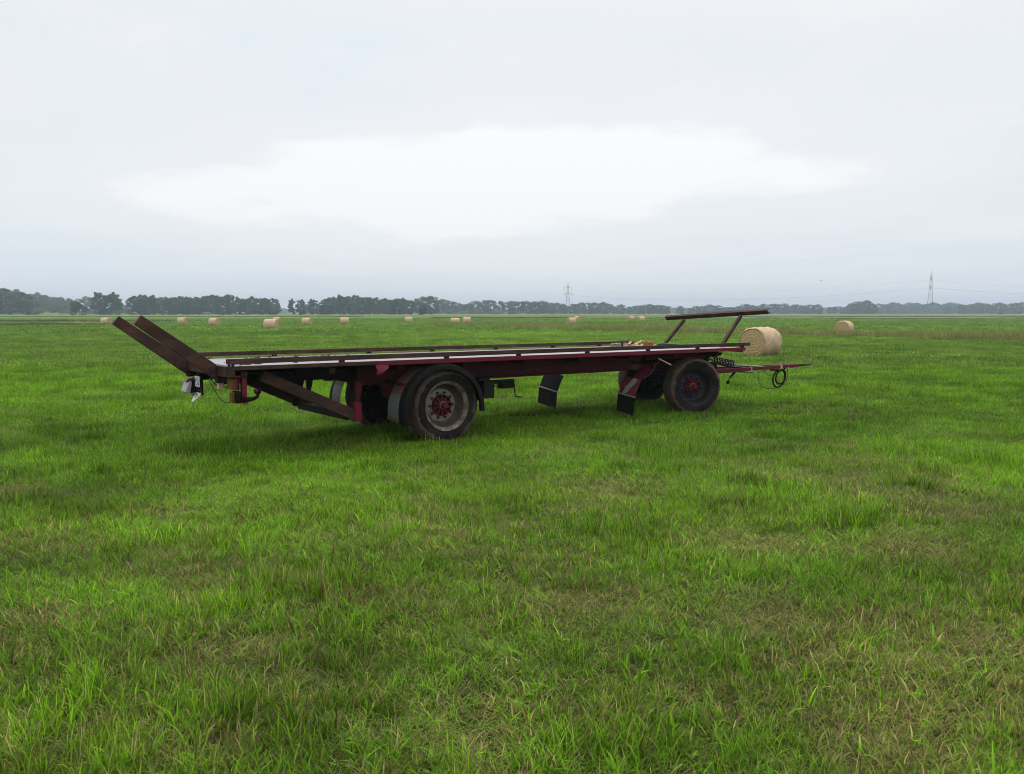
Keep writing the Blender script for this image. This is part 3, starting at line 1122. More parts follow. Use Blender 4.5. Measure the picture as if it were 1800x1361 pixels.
# drawbar: two converging bars, tongue and towing eye
DZ = 0.715
with part('drawbar', M['red'], 0.004) as m:
    for s in (-1, 1):
        m.beam(BG(0.70, s * 0.42, DZ - 0.02), BG(1.55, s * 0.22, DZ + 0.0), 0.055, 0.082)
        m.beam(BG(1.54, s * 0.222, DZ + 0.001), BG(2.62, s * 0.045, DZ + 0.035), 0.05, 0.068)
    m.beam(BG(2.50, 0, DZ + 0.032), BG(2.70, 0, DZ + 0.037), 0.10, 0.056)
    m.beam(BG(1.5, -0.2, DZ - 0.01), BG(1.5, 0.2, DZ - 0.01), 0.05, 0.05)
with part('towing_eye', M['rustdark'], 0, 'auto') as m:
    m.tube([BG(2.68, 0, DZ + 0.038), BG(2.80, 0, DZ + 0.042), BG(2.90, 0, DZ + 0.045)], [0.026, 0.020, 0.016], 10)
    c0 = BG(2.94, 0, DZ + 0.046)
    m.tube([(c0[0] + 0.045 * math.cos(a), c0[1] + 0.045 * math.sin(a), c0[2]) for a in np.linspace(0, 2 * math.pi, 25)[:-1]], 0.014, 8, closed=True)
for d, w_ in ((1.62, 0.02), (2.28, 0.04)):
    with part('drawbar_band', M['palepink'], 0.001) as m:
        l = -0.22 + (d - 1.54) / 1.08 * 0.177
        m.beam(BG(d, l, DZ + 0.003 + (d - 1.54) * 0.0315), BG(d + w_, l + 0.003, DZ + 0.004 + (d - 1.54) * 0.0315), 0.054, 0.074)
# height spring of the drawbar
with part('spring_mount', M['under'], 0.003) as m:
    p = BG(0.83, -0.02, 0.90)
    m.box(p[0] - 0.04, p[0] + 0.04, p[1] - 0.05, p[1] + 0.05, 0.84, 0.955)
    m.tube([BG(0.84, 0, 0.925), BG(0.98, 0, 0.90)], 0.018, 8)
with part('coil_spring', M['black'], 0, True) as m:
    q0, q1 = Vector(BG(0.97, 0, 0.915)), Vector(BG(1.40, 0, 0.815))
    ax = (q1 - q0)
    e1 = ax.orthogonal().normalized()
    e2 = ax.normalized().cross(e1)
    pts = []
    for i in range(8 * 14 + 1):
        t_ = i / (8 * 14)
        a = t_ * 2 * math.pi * 8
        pts.append(q0 + ax * t_ + (e1 * math.cos(a) + e2 * math.sin(a)) * 0.058)
    m.tube(pts, 0.0125, 6)
with part('spring_rod', M['steel'], 0, 'auto') as m:
    m.tube([BG(0.98, 0, 0.905), BG(1.50, 0, 0.79), BG(1.60, 0, 0.765)], 0.013, 8)
    m.tube([BG(1.52, -0.01, 0.782), BG(1.95, -0.09, 0.752)], 0.014, 6)
with part('air_hose', M['black'], 0, True) as m:
    m.tube([BG(0.80, -0.2, 0.85), BG(0.95, -0.24, 0.845), BG(1.10, -0.28, 0.80), BG(1.25, -0.28, 0.765), BG(1.4, -0.25, 0.76)], 0.018, 8)
with part('hanging_coupling', M['under'], 0, 'auto') as m:
    m.tube([BG(1.26, -0.29, 0.67), BG(1.22, -0.29, 0.62), BG(1.165, -0.29, 0.56)], [0.03, 0.022, 0.016], 8)
    m.tube([BG(1.165, -0.29, 0.565), BG(1.14, -0.29, 0.50)], 0.010, 6)
    m.tube([BG(1.135, -0.29, 0.505), BG(1.13, -0.29, 0.44)], 0.027, 8)
    m.tube([BG(1.095, -0.29, 0.49), BG(1.175, -0.29, 0.49)], 0.012, 6)
with part('brake_hose', M['black'], 0, True, label='coiled black brake hoses hanging from the drawbar') as m:
    pts = [BG(2.05, -0.15, 0.69), BG(2.12, -0.15, 0.68)]
    for i in range(27):
        a = R(100) + i / 26 * R(345)
        pts.append(BG(2.235 + 0.12 * math.cos(a) + 0.025 * math.sin(a), -0.15, 0.52 + (0.165 if math.sin(a) > 0 else 0.19) * math.sin(a)))
    for i in range(25):
        a = R(88) + i / 24 * R(330)
        pts.append(BG(2.25 + 0.098 * math.cos(a) + 0.02 * math.sin(a), -0.185, 0.535 + (0.15 if math.sin(a) > 0 else 0.135) * math.sin(a)))
    pts += [BG(2.30, -0.18, 0.68), BG(2.37, -0.16, 0.72)]
    m.tube(pts, 0.0165, 8)
with part('light_cable', M['ink'], 0, True) as m:
    ctrl = [(1.80, 0.67), (1.815, 0.55), (1.83, 0.44), (1.90, 0.35), (2.00, 0.315), (2.13, 0.31), (2.26, 0.335), (2.36, 0.41), (2.41, 0.52), (2.42, 0.62), (2.40, 0.72)]
    m.tube([BG(d, -0.15, z) for d, z in ctrl], 0.006, 6)
    ctrl = [(1.95, 0.69), (1.97, 0.62), (2.03, 0.57), (2.12, 0.575), (2.2, 0.62), (2.3, 0.68), (2.37, 0.72)]
    m.tube([BG(d, -0.16, z) for d, z in ctrl], 0.005, 6)
    ctrl = [(1.36, 0.665), (1.5, 0.65), (1.7, 0.645), (1.85, 0.655), (1.95, 0.68)]
    m.tube([BG(d, -0.22, z) for d, z in ctrl], 0.007, 6)
for d, z, d2, z2 in ((1.66, 0.652, 1.74, 0.644), (1.90, 0.665, 1.935, 0.60), (2.37, 0.70, 2.385, 0.735), (1.42, 0.668, 1.47, 0.655)):
    with part('cable_plug', M['steel'], 0, 'auto') as m:
        m.tube([BG(d, -0.225, z), BG(d2, -0.225, z2)], 0.014, 8)

# ---- headboard frame at the front: two raked posts and a tilted channel
with part('headboard_post', M['rust'], 0.004) as m:
    m.beam((9.44, 2.05, 1.165), (10.03, 2.03, 1.695), 0.055, 0.062)
with part('headboard_post', M['rust'], 0.004) as m:
    m.beam((9.44, 0.55, 1.165), (10.03, 0.56, 1.765), 0.055, 0.062)
with part('headboard_rail', M['rust'], 0.002, label='tilted brown steel channel across the top of the front frame') as m:
    p0, p1 = Vector((10.05, -0.06, 1.832)), Vector((10.05, 2.58, 1.722))
    dr = Vector((0.80, 0, 0.60))
    nr = Vector((-0.60, 0, 0.80))
    prof = [(0.0, -0.045), (0.06, -0.045), (0.06, -0.038), (0.007, -0.038), (0.007, 0.038), (0.06, 0.038), (0.06, 0.045), (0.0, 0.045)]
    vs_ = [p + dr * -a + nr * b for p in (p0, p1) for a, b in [(q[0] * -1, q[1]) for q in prof]]
    k = len(prof)
    m.add(vs_, [(i, (i + 1) % k, (i + 1) % k + k, i + k) for i in range(k)] + [(0, 1, 2, 3, 4, 5, 6, 7), tuple(range(2 * k - 1, k - 1, -1))])

# ---- lamps and plates at the rear
with part('lamp_bracket', M['red'], 0.004, label='crimson upright carrying the near rear lamps') as m:
    m.box(0.175, 0.235, 0.055, 0.13, 0.77, 1.034)
    m.box(0.10, 0.235, 0.055, 0.16, 1.0345, 1.06)
    m.box(0.165, 0.235, 0.06, 0.10, 0.72, 0.769)
lampm = MB()
lampm.box(0.125, 0.145, 0.05, 0.27, 0.885, 1.03)
lamp = lampm.build('rear_lamp', M['black'], TR, 0.004)
MB().box(0.055, 0.092, 0.055, 0.265, 0.892, 1.024).build('lamp_lens', M['amber'], lamp, 0.008)
MB().box(0.093, 0.124, 0.053, 0.267, 0.888, 1.027).build('lamp_lens', M['redlens'], lamp, 0.006)
lampm = MB()
lampm.box(0.085, 0.170, 0.04, 0.20, 0.725, 0.875)
lamp = lampm.build('rear_lamp', M['black'], TR, 0.025)
MB().box(0.055, 0.084, 0.055, 0.185, 0.735, 0.865).build('lamp_lens', M['amber'], lamp, 0.010)
MB().tube([(0.20, 0.08, 0.722), (0.21, 0.08, 0.70), (0.235, 0.08, 0.70), (0.24, 0.08, 0.722)], 0.006, 6).build('cable_loop', M['ink'], lamp, 0, True)
with part('marker_lamp', M['black'], 0, True) as m:
    m.tube([(0.19, 0.045, 0.775), (0.215, -0.01, 0.770), (0.27, -0.07, 0.785), (0.305, -0.10, 0.81), (0.315, -0.105, 0.85)], [0.034, 0.03, 0.022, 0.02, 0.018], 10)
    m.tube([(0.32, -0.13, 0.876), (0.32, -0.155, 0.876), (0.32, -0.055, 0.876), (0.32, -0.05, 0.876)][0:1] + [(0.30, -0.105, 0.876), (0.33, -0.105, 0.876), (0.345, -0.105, 0.876)], [0.02, 0.036, 0.036, 0.025], 12)
ml = [c for c in TR.children if c.name.startswith('marker_lamp')][0]
MB().tube([(0.298, -0.105, 0.876), (0.285, -0.105, 0.876), (0.278, -0.105, 0.876)], [0.031, 0.025, 0.012], 12).build('lamp_lens', M['redlens'], ml, 0, True)
# far lamp set with number plate and speed disc
lampm = MB()
lampm.prism([(-0.05, 0.75), (-0.03, 0.93), (0.09, 0.96), (0.12, 0.77)], 1.60, 1.86)
lamp = lampm.build('rear_lamp', M['under'], TR, 0.01)
MB().prism([(-0.125, 0.765), (-0.075, 0.905), (-0.03, 0.91), (-0.055, 0.755)], 1.585, 1.85).build('lamp_lens', M['clear'], lamp, 0.012)
MB().prism([(-0.10, 0.90), (-0.09, 0.93), (-0.06, 0.945), (-0.05, 0.912)], 1.62, 1.80).build('lamp_lens', M['redlens'], lamp, 0.008)
MB().tube([(-0.06, 1.58, 0.93), (-0.03, 1.56, 0.96), (0.02, 1.56, 0.955), (0.06, 1.55, 0.97)], 0.010, 6).build('lamp_wire', M['amber'], lamp, 0, True)
MB().tube([(-0.02, 1.7, 0.752), (-0.005, 1.7, 0.722), (0.02, 1.7, 0.722), (0.03, 1.7, 0.755)], 0.006, 6).build('cable_loop', M['ink'], lamp, 0, True)
with part('lamp_board', M['under'], 0.004) as m:
    m.box(0.02, 0.04, 1.30, 1.60, 0.74, 0.985)
pl = MB()
pl.box(-0.012, -0.006, 1.29, 1.52, 0.85, 0.99)
plate = pl.build('number_plate', M['white'], TR, 0.001)
pm = MB()
for k, (ya, yb, za, zb) in enumerate(((1.31, 1.33, 0.87, 0.90), (1.33, 1.36, 0.92, 0.94), (1.37, 1.39, 0.88, 0.91), (1.40, 1.42, 0.93, 0.97), (1.42, 1.47, 0.87, 0.88), (1.44, 1.46, 0.92, 0.94), (1.48, 1.50, 0.89, 0.96), (1.35, 1.365, 0.955, 0.975))):
    pm.box(-0.0145, -0.0125, ya, yb, za, zb)
pm.build('plate_print', M['ink'], plate, kind='stuff')
dm = MB()
n = 28
dc = Vector((0.0, 1.46, 0.735))
e1 = Vector((0.62, -0.1, 0.78)).normalized() * 0.112
e2 = Vector((0.05, 1.0, 0.05)).normalized() * 0.112
nn = e1.cross(e2).normalized() * 0.003
ring = [dc + e1 * math.cos(2 * math.pi * k / n) + e2 * math.sin(2 * math.pi * k / n) for k in range(n)]
dm.add([p - nn for p in ring] + [p + nn for p in ring], [tuple(range(n)), tuple(range(2 * n - 1, n - 1, -1))] + [(k, k + n, (k + 1) % n + n, (k + 1) % n) for k in range(n)])
disc = dm.build('speed_disc', M['white'], TR, label='dangling round white speed disc seen almost edge on')
for s in (-1, 1):
    dm = MB()
    for a, b, la, lb in ((-0.45, -0.35, 0.4, 0.16), (-0.1, -0.35, 0.16, 0.5), (0.25, -0.3, 0.4, 0.14), (-0.4, 0.3, 0.5, 0.15), (0.0, 0.35, 0.15, 0.4), (0.28, 0.3, 0.3, 0.15)):
        c0 = dc + nn * 1.5 * s
        q = [c0 + e1 * (a + la * i) + e2 * (b + lb * j) for i, j in ((0, 0), (1, 0), (1, 1), (0, 1))]
        dm.add(q + [p + nn * 0.3 * s for p in q], [(0, 1, 2, 3), (4, 5, 6, 7), (0, 1, 5, 4), (1, 2, 6, 5), (2, 3, 7, 6), (3, 0, 4, 7)])
    dm.build('disc_print', M['ink'], disc, kind='stuff')
with part('connector_box', M['palepink'], 0.006) as m:
    m.box(0.02, 0.085, 0.50, 0.58, 0.875, 0.945)
    m.box(0.04, 0.10, 0.50, 0.56, 0.948, 0.972)
with part('lamp_cable', M['ink'], 0, True) as m:
    m.tube([(0.02, 0.9, 0.985), (0.03, 0.7, 0.93), (0.035, 0.58, 0.905)], 0.010, 6)
    m.tube([(0.0, 0.9, 0.985), (0.02, 0.7, 0.85), (0.03, 0.5, 0.76), (0.05, 0.35, 0.72), (0.06, 0.25, 0.72), (0.09, 0.15, 0.755)], 0.006, 6)
    m.tube([(0.08, 0.52, 0.90), (0.1, 0.4, 0.885), (0.11, 0.28, 0.89), (0.13, 0.2, 0.905)], 0.006, 6)
    m.tube([(0.08, 0.52, 0.92), (0.1, 0.4, 0.91), (0.11, 0.28, 0.915), (0.13, 0.2, 0.935)], 0.006, 6)

TM = TR.matrix_basis.copy()


def on_deck(a, b, dz=0.0):
    return TM @ Vector((a, b, 1.1725 + dz))


# ------------------------------------------------------------------ load left on the deck


def on_deck_thing(o, a, b, rz, label, cat, group=None):
    o.matrix_basis = TM @ Matrix.Translation((a, b, 1.1725)) @ Matrix.Rotation(rz, 4, 'Z')
    return tag(o, label, cat, group)


def strap_roll(r0, r1, w, turns, mat, upright):
    """flat webbing wound in a spiral"""
    mb = MB()
    n = turns * 20
    vs_, fs = [], []
    for i in range(n + 1):
        a = 2 * math.pi * i / 20
        r = r0 + (r1 - r0) * i / n
        for dr in (0, 0.0035):
            for y in (0, w):
                vs_.append(((r + dr) * math.cos(a), y, (r + dr) * math.sin(a)))
    for i in range(n):
        k = i * 4
        fs += [(k, k + 1, k + 5, k + 4), (k + 2, k + 6, k + 7, k + 3), (k, k + 4, k + 6, k + 2), (k + 1, k + 3, k + 7, k + 5)]
    vs2 = [(x, -z, y) if upright else (x, y, z + r1) for x, y, z in vs_]
    mb.add(vs2, fs)
    return mb


def ribbon(pts, w, mat, name, th=0.004):
    """limp length of webbing along a path, lying flat"""
    mb = MB()
    for i in range(len(pts) - 1):
        mb.beam(pts[i], pts[i + 1], w, th)
    return mb.build(name, mat, None)


m = strap_roll(0.02, 0.042, 0.085, 5, None, True)
o = m.build('strap_roll', M['coral'], None)
on_deck_thing(o, 7.83, 1.48, 0.2, 'small pale orange strap roll standing upright on the deck', 'strap')
m = strap_roll(0.035, 0.105, 0.07, 8, None, True)
o = m.build('strap_roll', M['redweb'], None)
on_deck_thing(o, 8.80, 1.86, 0.5, 'large brick red strap roll beside the green strip on the deck', 'strap')
MB().beam((0.06, -0.06, 0.075), (0.16, 0.06, 0.10), 0.06, 0.006).build('strap_tail', M['redweb'], o)
o = ribbon([(0, 0, 0.03), (0.08, 0.02, 0.05), (0.16, 0.0, 0.035), (0.24, -0.03, 0.055), (0.34, -0.02, 0.03), (0.28, 0.05, 0.06), (0.18, 0.07, 0.075), (0.08, 0.06, 0.06), (0.02, 0.1, 0.03), (0.14, 0.13, 0.03), (0.3, 0.12, 0.025)], 0.075, M['coral'], 'crumpled_strap')
on_deck_thing(o, 8.22, 1.64, 0.1, 'crumpled orange lashing strap in the middle of the deck pile', 'strap')
o = ribbon([(0, 0, 0.06), (0.07, 0.02, 0.10), (0.14, 0.04, 0.095), (0.22, 0.05, 0.07), (0.30, 0.03, 0.085), (0.36, 0.02, 0.115), (0.42, 0.0, 0.12), (0.47, -0.01, 0.09), (0.50, -0.02, 0.05)], 0.05, M['palepink'], 'crumpled_strap')
on_deck_thing(o, 8.28, 1.86, 0.0, 'pale pink looped strap draped over the deck pile', 'strap')
o = ribbon([(0, 0, 0.03), (0.06, 0.02, 0.05), (0.12, 0.0, 0.03), (0.16, -0.05, 0.045), (0.08, -0.07, 0.03)], 0.07, M['olive'], 'folded_canvas')
on_deck_thing(o, 8.0, 1.60, 0.3, 'small olive canvas bundle behind the upright orange roll', 'canvas')
mb = MB()
for k in range(3):
    mb.tube([(0.10 * math.cos(a) * (1 + 0.12 * math.sin(3 * a + k)), 0.09 * math.sin(a), 0.016 + 0.022 * k + 0.006 * math.sin(5 * a + k)) for a in np.linspace(0, 2 * math.pi, 33)[:-1]], 0.013, 6, closed=True)
mb.tube([(0.1, 0, 0.02), (0.2, -0.03, 0.015), (0.28, -0.06, 0.014)], 0.012, 6)
o = mb.build('rope_coil', M['rope'], None, 0, True)
on_deck_thing(o, 8.0, 1.93, 0.2, 'loose coil of tan rope at the left end of the deck pile', 'rope')
m = strap_roll(0.015, 0.036, 0.06, 5, None, False)
o = m.build('strap_roll', M['bluecloth'], None)
on_deck_thing(o, 8.20, 2.10, 0.5, 'small pale blue strap roll above the tan rope coil', 'strap')


def ratchet(a, b, rz, label):
    mb = MB()
    mb.box(-0.05, 0.05, -0.028, -0.020, 0.0, 0.075)
    mb.box(-0.05, 0.05, 0.020, 0.028, 0.0, 0.075)
    o_ = mb.build('ratchet_buckle', M['ink'], None, 0.003)
    MB().tube([(0.02, -0.034, 0.05), (0.02, 0.034, 0.05)], 0.014, 10).build('spool', M['steel'], o_, 0, True)
    MB().beam((0.0, 0, 0.075), (-0.07, 0, 0.135), 0.05, 0.014).build('lever', M['steel'], o_, 0.003)
    on_deck_thing(o_, a, b, rz, label, 'ratchet', 'ratchet buckles on the deck')


for a, b, rz, w_ in ((8.20, 1.92, 0.3, 'leftmost'), (8.30, 1.98, 0.35, 'middle one'), (8.40, 2.03, 0.4, 'rightmost')):
    ratchet(a, b, rz, w_ + ' of three black and silver ratchet buckles behind the upright orange roll')
mb = MB()
mb.prism([(0.0, 0.0), (0.42, 0.0), (0.42, 0.035), (0.06, 0.055), (0.0, 0.04)], -0.05, 0.05)
o = mb.build('green_strip', M['green'], None, 0.006)
MB().prism([(0.02, 0.052), (0.08, 0.058), (0.40, 0.040), (0.40, 0.048), (0.08, 0.068), (0.02, 0.062)], -0.045, 0.045).build('strip_cover', M['palegreen'], o, 0.002)
on_deck_thing(o, 8.92, 1.72, -0.55, 'flat dark green strip at the right end of the deck pile', 'strip')
mb = MB()
mb.tube([(0, 0, 0.015), (0.05, 0.015, 0.03), (0.09, 0.0, 0.014)], 0.012, 6)
mb.tube([(0.08, 0, 0.014), (0.10, 0.03, 0.03), (0.13, 0.02, 0.02)], 0.010, 6)
o = mb.build('strap_hook', M['steel'], None, 0, True)
on_deck_thing(o, 8.80, 1.66, 0.4, 'small steel strap hook in front of the red roll', 'hook')

# muddy straw litter on the wet sheet
lv, lf = [], []
for cx_, cy_, n_, sx_, sy_ in ((1.72, 1.48, 60, 0.16, 0.2), (2.05, 1.55, 70, 0.18, 0.2), (2.45, 1.55, 50, 0.3, 0.16), (3.0, 1.4, 25, 0.5, 0.2), (0.9, 1.2, 30, 0.3, 0.5), (0.35, 0.5, 26, 0.1, 0.12), (1.2, 1.9, 18, 0.3, 0.2), (5.6, 1.3, 8, 0.8, 0.3)):
    for _ in range(n_):
        x_, y_ = cx_ + rng.normal() * sx_, cy_ + rng.normal() * sy_
        if not (0.12 < x_ < 9.3 and 0.12 < y_ < 2.35):
            continue
        a = rng.random() * 6.28
        L_, w_, h_ = 0.012 + rng.random() * 0.05, 0.004 + rng.random() * 0.016, 0.004 + rng.random() * 0.02
        ca, sa = math.cos(a), math.sin(a)
        k = len(lv)
        for i, j, z_ in ((-1, -1, 0), (1, -1, 0), (1, 1, 0), (-1, 1, 0), (-0.5, -0.4, 1), (0.4, -0.5, 1), (0.5, 0.5, 1), (-0.4, 0.4, 1)):
            lv.append((x_ + ca * i * L_ - sa * j * w_, y_ + sa * i * L_ + ca * j * w_, 1.1728 + z_ * h_))
        lf += [tuple(k + q for q in f) for f in ((4, 5, 6, 7), (0, 1, 5, 4), (1, 2, 6, 5), (2, 3, 7, 6), (3, 0, 4, 7), (0, 3, 2, 1))]
o = MB().add(lv, lf).build('straw_litter', M['litter'], None, kind='stuff')
o.matrix_basis = TM.copy()
tag(o, 'dark muddy straw litter scattered over the wet deck', 'litter')

# ------------------------------------------------------------------ round bales
RB, LB = 0.625, 1.42


def bale_meshes():
    n, mrow = 64, 12
    mb = MB()
    prof = [(-LB / 2 + 0.0, RB - 0.045), (-LB / 2 + 0.03, RB - 0.012)] + [(-LB / 2 + 0.08 + (LB - 0.16) * i / (mrow - 1), RB) for i in range(mrow)] + [(LB / 2 - 0.03, RB - 0.012), (LB / 2, RB - 0.045)]

    def fn(i, a, r):
        q = r + 0.012 * math.sin(5 * a + 0.7 * i) + 0.009 * math.sin(11 * a - 1.3 * i) + 0.006 * math.sin(23 * a + 2 * i)
        if math.sin(a) < -0.9:
            q = min(q, (RB - 0.025) / -math.sin(a))
        return q
    mb.lathe(prof, n, fn)
    wrap = mb.build('net_wrap', M['wrap'], None, 0, True)
    ends = []
    for s in (-1, 1):
        mb = MB()
        rings = 16
        vs_ = [(0, s * (LB / 2 + 0.02), 0)]
        fs = []
        for i in range(1, rings + 1):
            for k in range(n):
                a = 2 * math.pi * k / n
                r = (RB - 0.043) * i / rings
                r *= 1 + 0.02 * math.sin(5 * a) * i / rings
                y = LB / 2 + 0.008 * math.sin(i * 1.9 + a + 0.8 * math.sin(3 * a)) * (i < rings) - 0.01 - 0.03 * (i / rings) ** 4 + 0.012 * random.random()
                if math.sin(a) < -0.9:
                    r = min(r, (RB - 0.06) / -math.sin(a))
                vs_.append((r * math.cos(a), s * y, r * math.sin(a)))
        for k in range(n):
            f = (0, 1 + k, 1 + (k + 1) % n)
            fs.append(f if s < 0 else f[::-1])
        for i in range(rings - 1):
            for k in range(n):
                a_, b_ = 1 + i * n + k, 1 + i * n + (k + 1) % n
                f = (a_, a_ + n, b_ + n, b_)
                fs.append(f if s < 0 else f[::-1])
        mb.add(vs_, fs)
        ends.append(mb.build('bale_end', M['end'], None, 0, True))
    # loose straw standing off the rims and wrap
    v, f = [], []
    for _ in range(900):
        a = rng.random() * 6.283
        s = rng.choice((-1, 1))
        edge = rng.random() < 0.75
        y = s * (LB / 2 - 0.02 * rng.random()) if edge else (rng.random() - 0.5) * LB
        r = RB - 0.03 * rng.random() if edge else RB
        p = np.array([r * math.cos(a), y, r * math.sin(a)])
        d = np.array([math.cos(a), s * 0.9 * rng.random() * edge, math.sin(a)]) * 0.6 + rng.normal(size=3) * 0.6
        d = d / np.linalg.norm(d) * (0.02 + 0.06 * rng.random())
        t_ = np.cross(d, rng.normal(size=3))
        t_ = t_ / np.linalg.norm(t_) * 0.003
        k = len(v)
        v += [tuple(p - t_), tuple(p + t_), tuple(p + d)]
        f.append((k, k + 1, k + 2))
    straw = MB().add(v, f).build('loose_straw', M['end'], None, kind='stuff')
    return wrap, ends, straw


BW, BE, BS = bale_meshes()
BALES = [  # image column, distance, turn of the axis, label
    (186, 132, 72, 'leftmost round straw bale, just left of the raised rear arms'),
    (320, 142, 79, 'round straw bale in the left meadow, second from the left'),
    (376.5, 122, 66, 'round straw bale showing its right end, left of the larger bale'),
    (476.5, 90, 80, 'largest round straw bale left of the middle, with another behind it'),
    (487, 160, 75, 'small round straw bale half hidden behind a larger one'),
    (539.5, 128, 72, 'round straw bale just right of the overlapping pair'),
    (605.5, 137, 98, 'round straw bale standing alone beyond the rear of the deck'),
    (718, 157, 104, 'round straw bale left of the lone dark shrub'),
    (799.5, 130, 100, 'left and nearer bale of the close pair beyond mid deck'),
    (821, 152, 86, 'right and farther bale of the close pair beyond mid deck'),
    (1004, 140, 122, 'round straw bale on the dry strip below the middle pylon'),
    (1015.5, 205, 40, 'small round bale showing its end behind the pylon bale'),
    (1109, 205, 118, 'small pinkish round bale, left of two beside the headboard'),
    (1126.5, 172, 122, 'round bale right of two, nearest to the headboard rail'),
    (1338, 33.2, 135, 'large near straw bale behind the front end of the deck'),
    (1485, 67, 142, 'round straw bale with spiral end at the dry grass strip on the right')]
first = True
for px, d, turn, lab in BALES:
    x = px_x(px, d)
    e = empty('round_bale', (x, d, ghf(x, d) + RB - 0.035), (0, 0, R(turn - 90) + math.atan2(-x, d) * 0))
    e.rotation_euler = (0, 0, R(turn))
    tag(e, lab, 'bale', 'round straw bales scattered over the meadow')
    for src in [BW] + BE + [BS]:
        c = src if first else src.copy()
        if not first:
            scene.collection.objects.link(c)
        c.parent = e
    first = False

# ------------------------------------------------------------------ trees


def crown_mesh(kind, seed):
    """leaf clumps spread through several lobes; unit tree: height 1, radius about 0.25"""
    g = np.random.default_rng(seed)
    lobes = []
    if kind == 'poplar':
        for i in range(26):
            h = 0.05 + 0.90 * (i + g.random() * 0.9) / 26
            w = 0.19 * (1 - (abs(h - 0.42) / 0.60) ** 2.4) + 0.04
            a = g.random() * 6.28
            lobes.append((math.cos(a) * w * 0.75, math.sin(a) * w * 0.75, h, w * (0.35 + 0.4 * g.random()), 0.04 + 0.05 * g.random()))
    elif kind == 'round':
        for i in range(26):
            a, h = g.random() * 6.28, 0.08 + 0.80 * (i + g.random()) / 26
            w = 0.30 * math.sqrt(max(0.05, 1 - ((h - 0.42) / 0.56) ** 2))
            lobes.append((math.cos(a) * w * 0.85, math.sin(a) * w * 0.85, h, 0.08 + 0.08 * g.random(), 0.06 + 0.05 * g.random()))
        lobes.append((0.05, 0, 0.86, 0.12, 0.11))
        lobes.append((0, 0, 0.15, 0.30, 0.16))
        lobes.append((0, 0, 0.55, 0.24, 0.26))
    elif kind == 'dense':
        for i in range(16):
            a, h = g.random() * 6.28, 0.12 + 0.72 * g.random()
            w = 0.36 * math.sqrt(max(0.06, 1 - ((h - 0.36) / 0.62) ** 2))
            lobes.append((math.cos(a) * w * 0.75, math.sin(a) * w * 0.75, h, 0.16, 0.13))
        lobes.append((0, 0, 0.84, 0.17, 0.15))
    else:                                   # low wide shrub
        for i in range(14):
            a = g.random() * 6.28
            q = math.sqrt(g.random())
            lobes.append((math.cos(a) * 0.5 * q, math.sin(a) * 0.5 * q, 0.30 + 0.38 * (1 - q) + 0.1 * g.random(), 0.25, 0.26))
    N_ = 2800 if kind != 'shrub' else 900
    idx = g.integers(0, len(lobes), N_)
    lb = np.array(lobes)[idx]
    d = g.normal(size=(N_, 3))
    d /= np.linalg.norm(d, axis=1)[:, None]
    rad = 0.62 + 0.42 * g.random(N_) ** 0.6
    c = np.stack([lb[:, 0] + d[:, 0] * lb[:, 3] * rad, lb[:, 1] + d[:, 1] * lb[:, 3] * rad, lb[:, 2] + d[:, 2] * lb[:, 4] * rad], 1)
    keep = c[:, 2] > 0.005
    c, d = c[keep], d[keep]
    n_ = len(c)
    nrm = d * 0.7 + g.normal(size=(n_, 3)) * 0.7
    nrm /= np.linalg.norm(nrm, axis=1)[:, None]
    t1 = np.cross(nrm, g.normal(size=(n_, 3)))
    t1 /= np.linalg.norm(t1, axis=1)[:, None]
    t2 = np.cross(nrm, t1)
    s = (0.010 + 0.017 * g.random(n_))[:, None] * (1.3 if kind == 'shrub' else 1.0)
    v = np.stack([c - t1 * s - t2 * s * 0.6, c + t1 * s * 0.8 - t2 * s, c + t1 * s + t2 * s * 0.7, c - t1 * s * 0.7 + t2 * s], 1).reshape(-1, 3)
    f = np.arange(n_ * 4).reshape(-1, 4)
    br = np.repeat(g.random(n_), 4)
    mat = {'poplar': M['leaf'], 'round': M['leaf'], 'dense': M['leafdark'], 'shrub': M['leaflight']}[kind]
    return np_mesh('crown', v, f, mat, {'br': ('FLOAT', br)})


def trunk_mesh(kind, seed):
    g = random.Random(seed)
    mb = MB()
    top = {'poplar': 0.86, 'round': 0.7, 'dense': 0.7, 'shrub': 0.5}[kind]
    r0 = {'poplar': 0.012, 'round': 0.017, 'dense': 0.018, 'shrub': 0.014}[kind]
    pts = [(0.01 * g.uniform(-1, 1) * i, 0.01 * g.uniform(-1, 1) * i, -0.02 + (top + 0.02) * i / 6) for i in range(7)]
    mb.tube(pts, [r0 * (1 - 0.13 * i) for i in range(7)], 7)
    for k in range(9):
        h = 0.2 + (top - 0.25) * k / 9
        a = g.uniform(0, 6.28)
        L_ = (0.12 if kind == 'poplar' else 0.24) * (1.1 - h * 0.6)
        q = Vector((0, 0, h))
        mb.tube([q, q + Vector((math.cos(a) * L_ * 0.5, math.sin(a) * L_ * 0.5, L_ * 0.5)), q + Vector((math.cos(a) * L_, math.sin(a) * L_, L_ * 0.8))], [r0 * 0.5, r0 * 0.3, r0 * 0.12], 5)
    me = bpy.data.meshes.new('trunk')
    me.from_pydata(mb.v, [], mb.f)
    me.materials.append(M['palebark'] if (kind == 'poplar' and seed % 2 == 0) else M['bark'])
    return me


CROWN = {k: [crown_mesh(k, 100 + 10 * i + s) for s in range(n)] for i, (k, n) in enumerate((('poplar', 6), ('round', 6), ('dense', 2), ('shrub', 3)))}
TRUNK = {k: [trunk_mesh(k, s) for s in range(len(CROWN[k]))] for k in CROWN}
TNAME = {'poplar': 'poplar_tree', 'round': 'broadleaf_tree', 'dense': 'dense_tree', 'shrub': 'willow_shrub'}
tree_i = 0


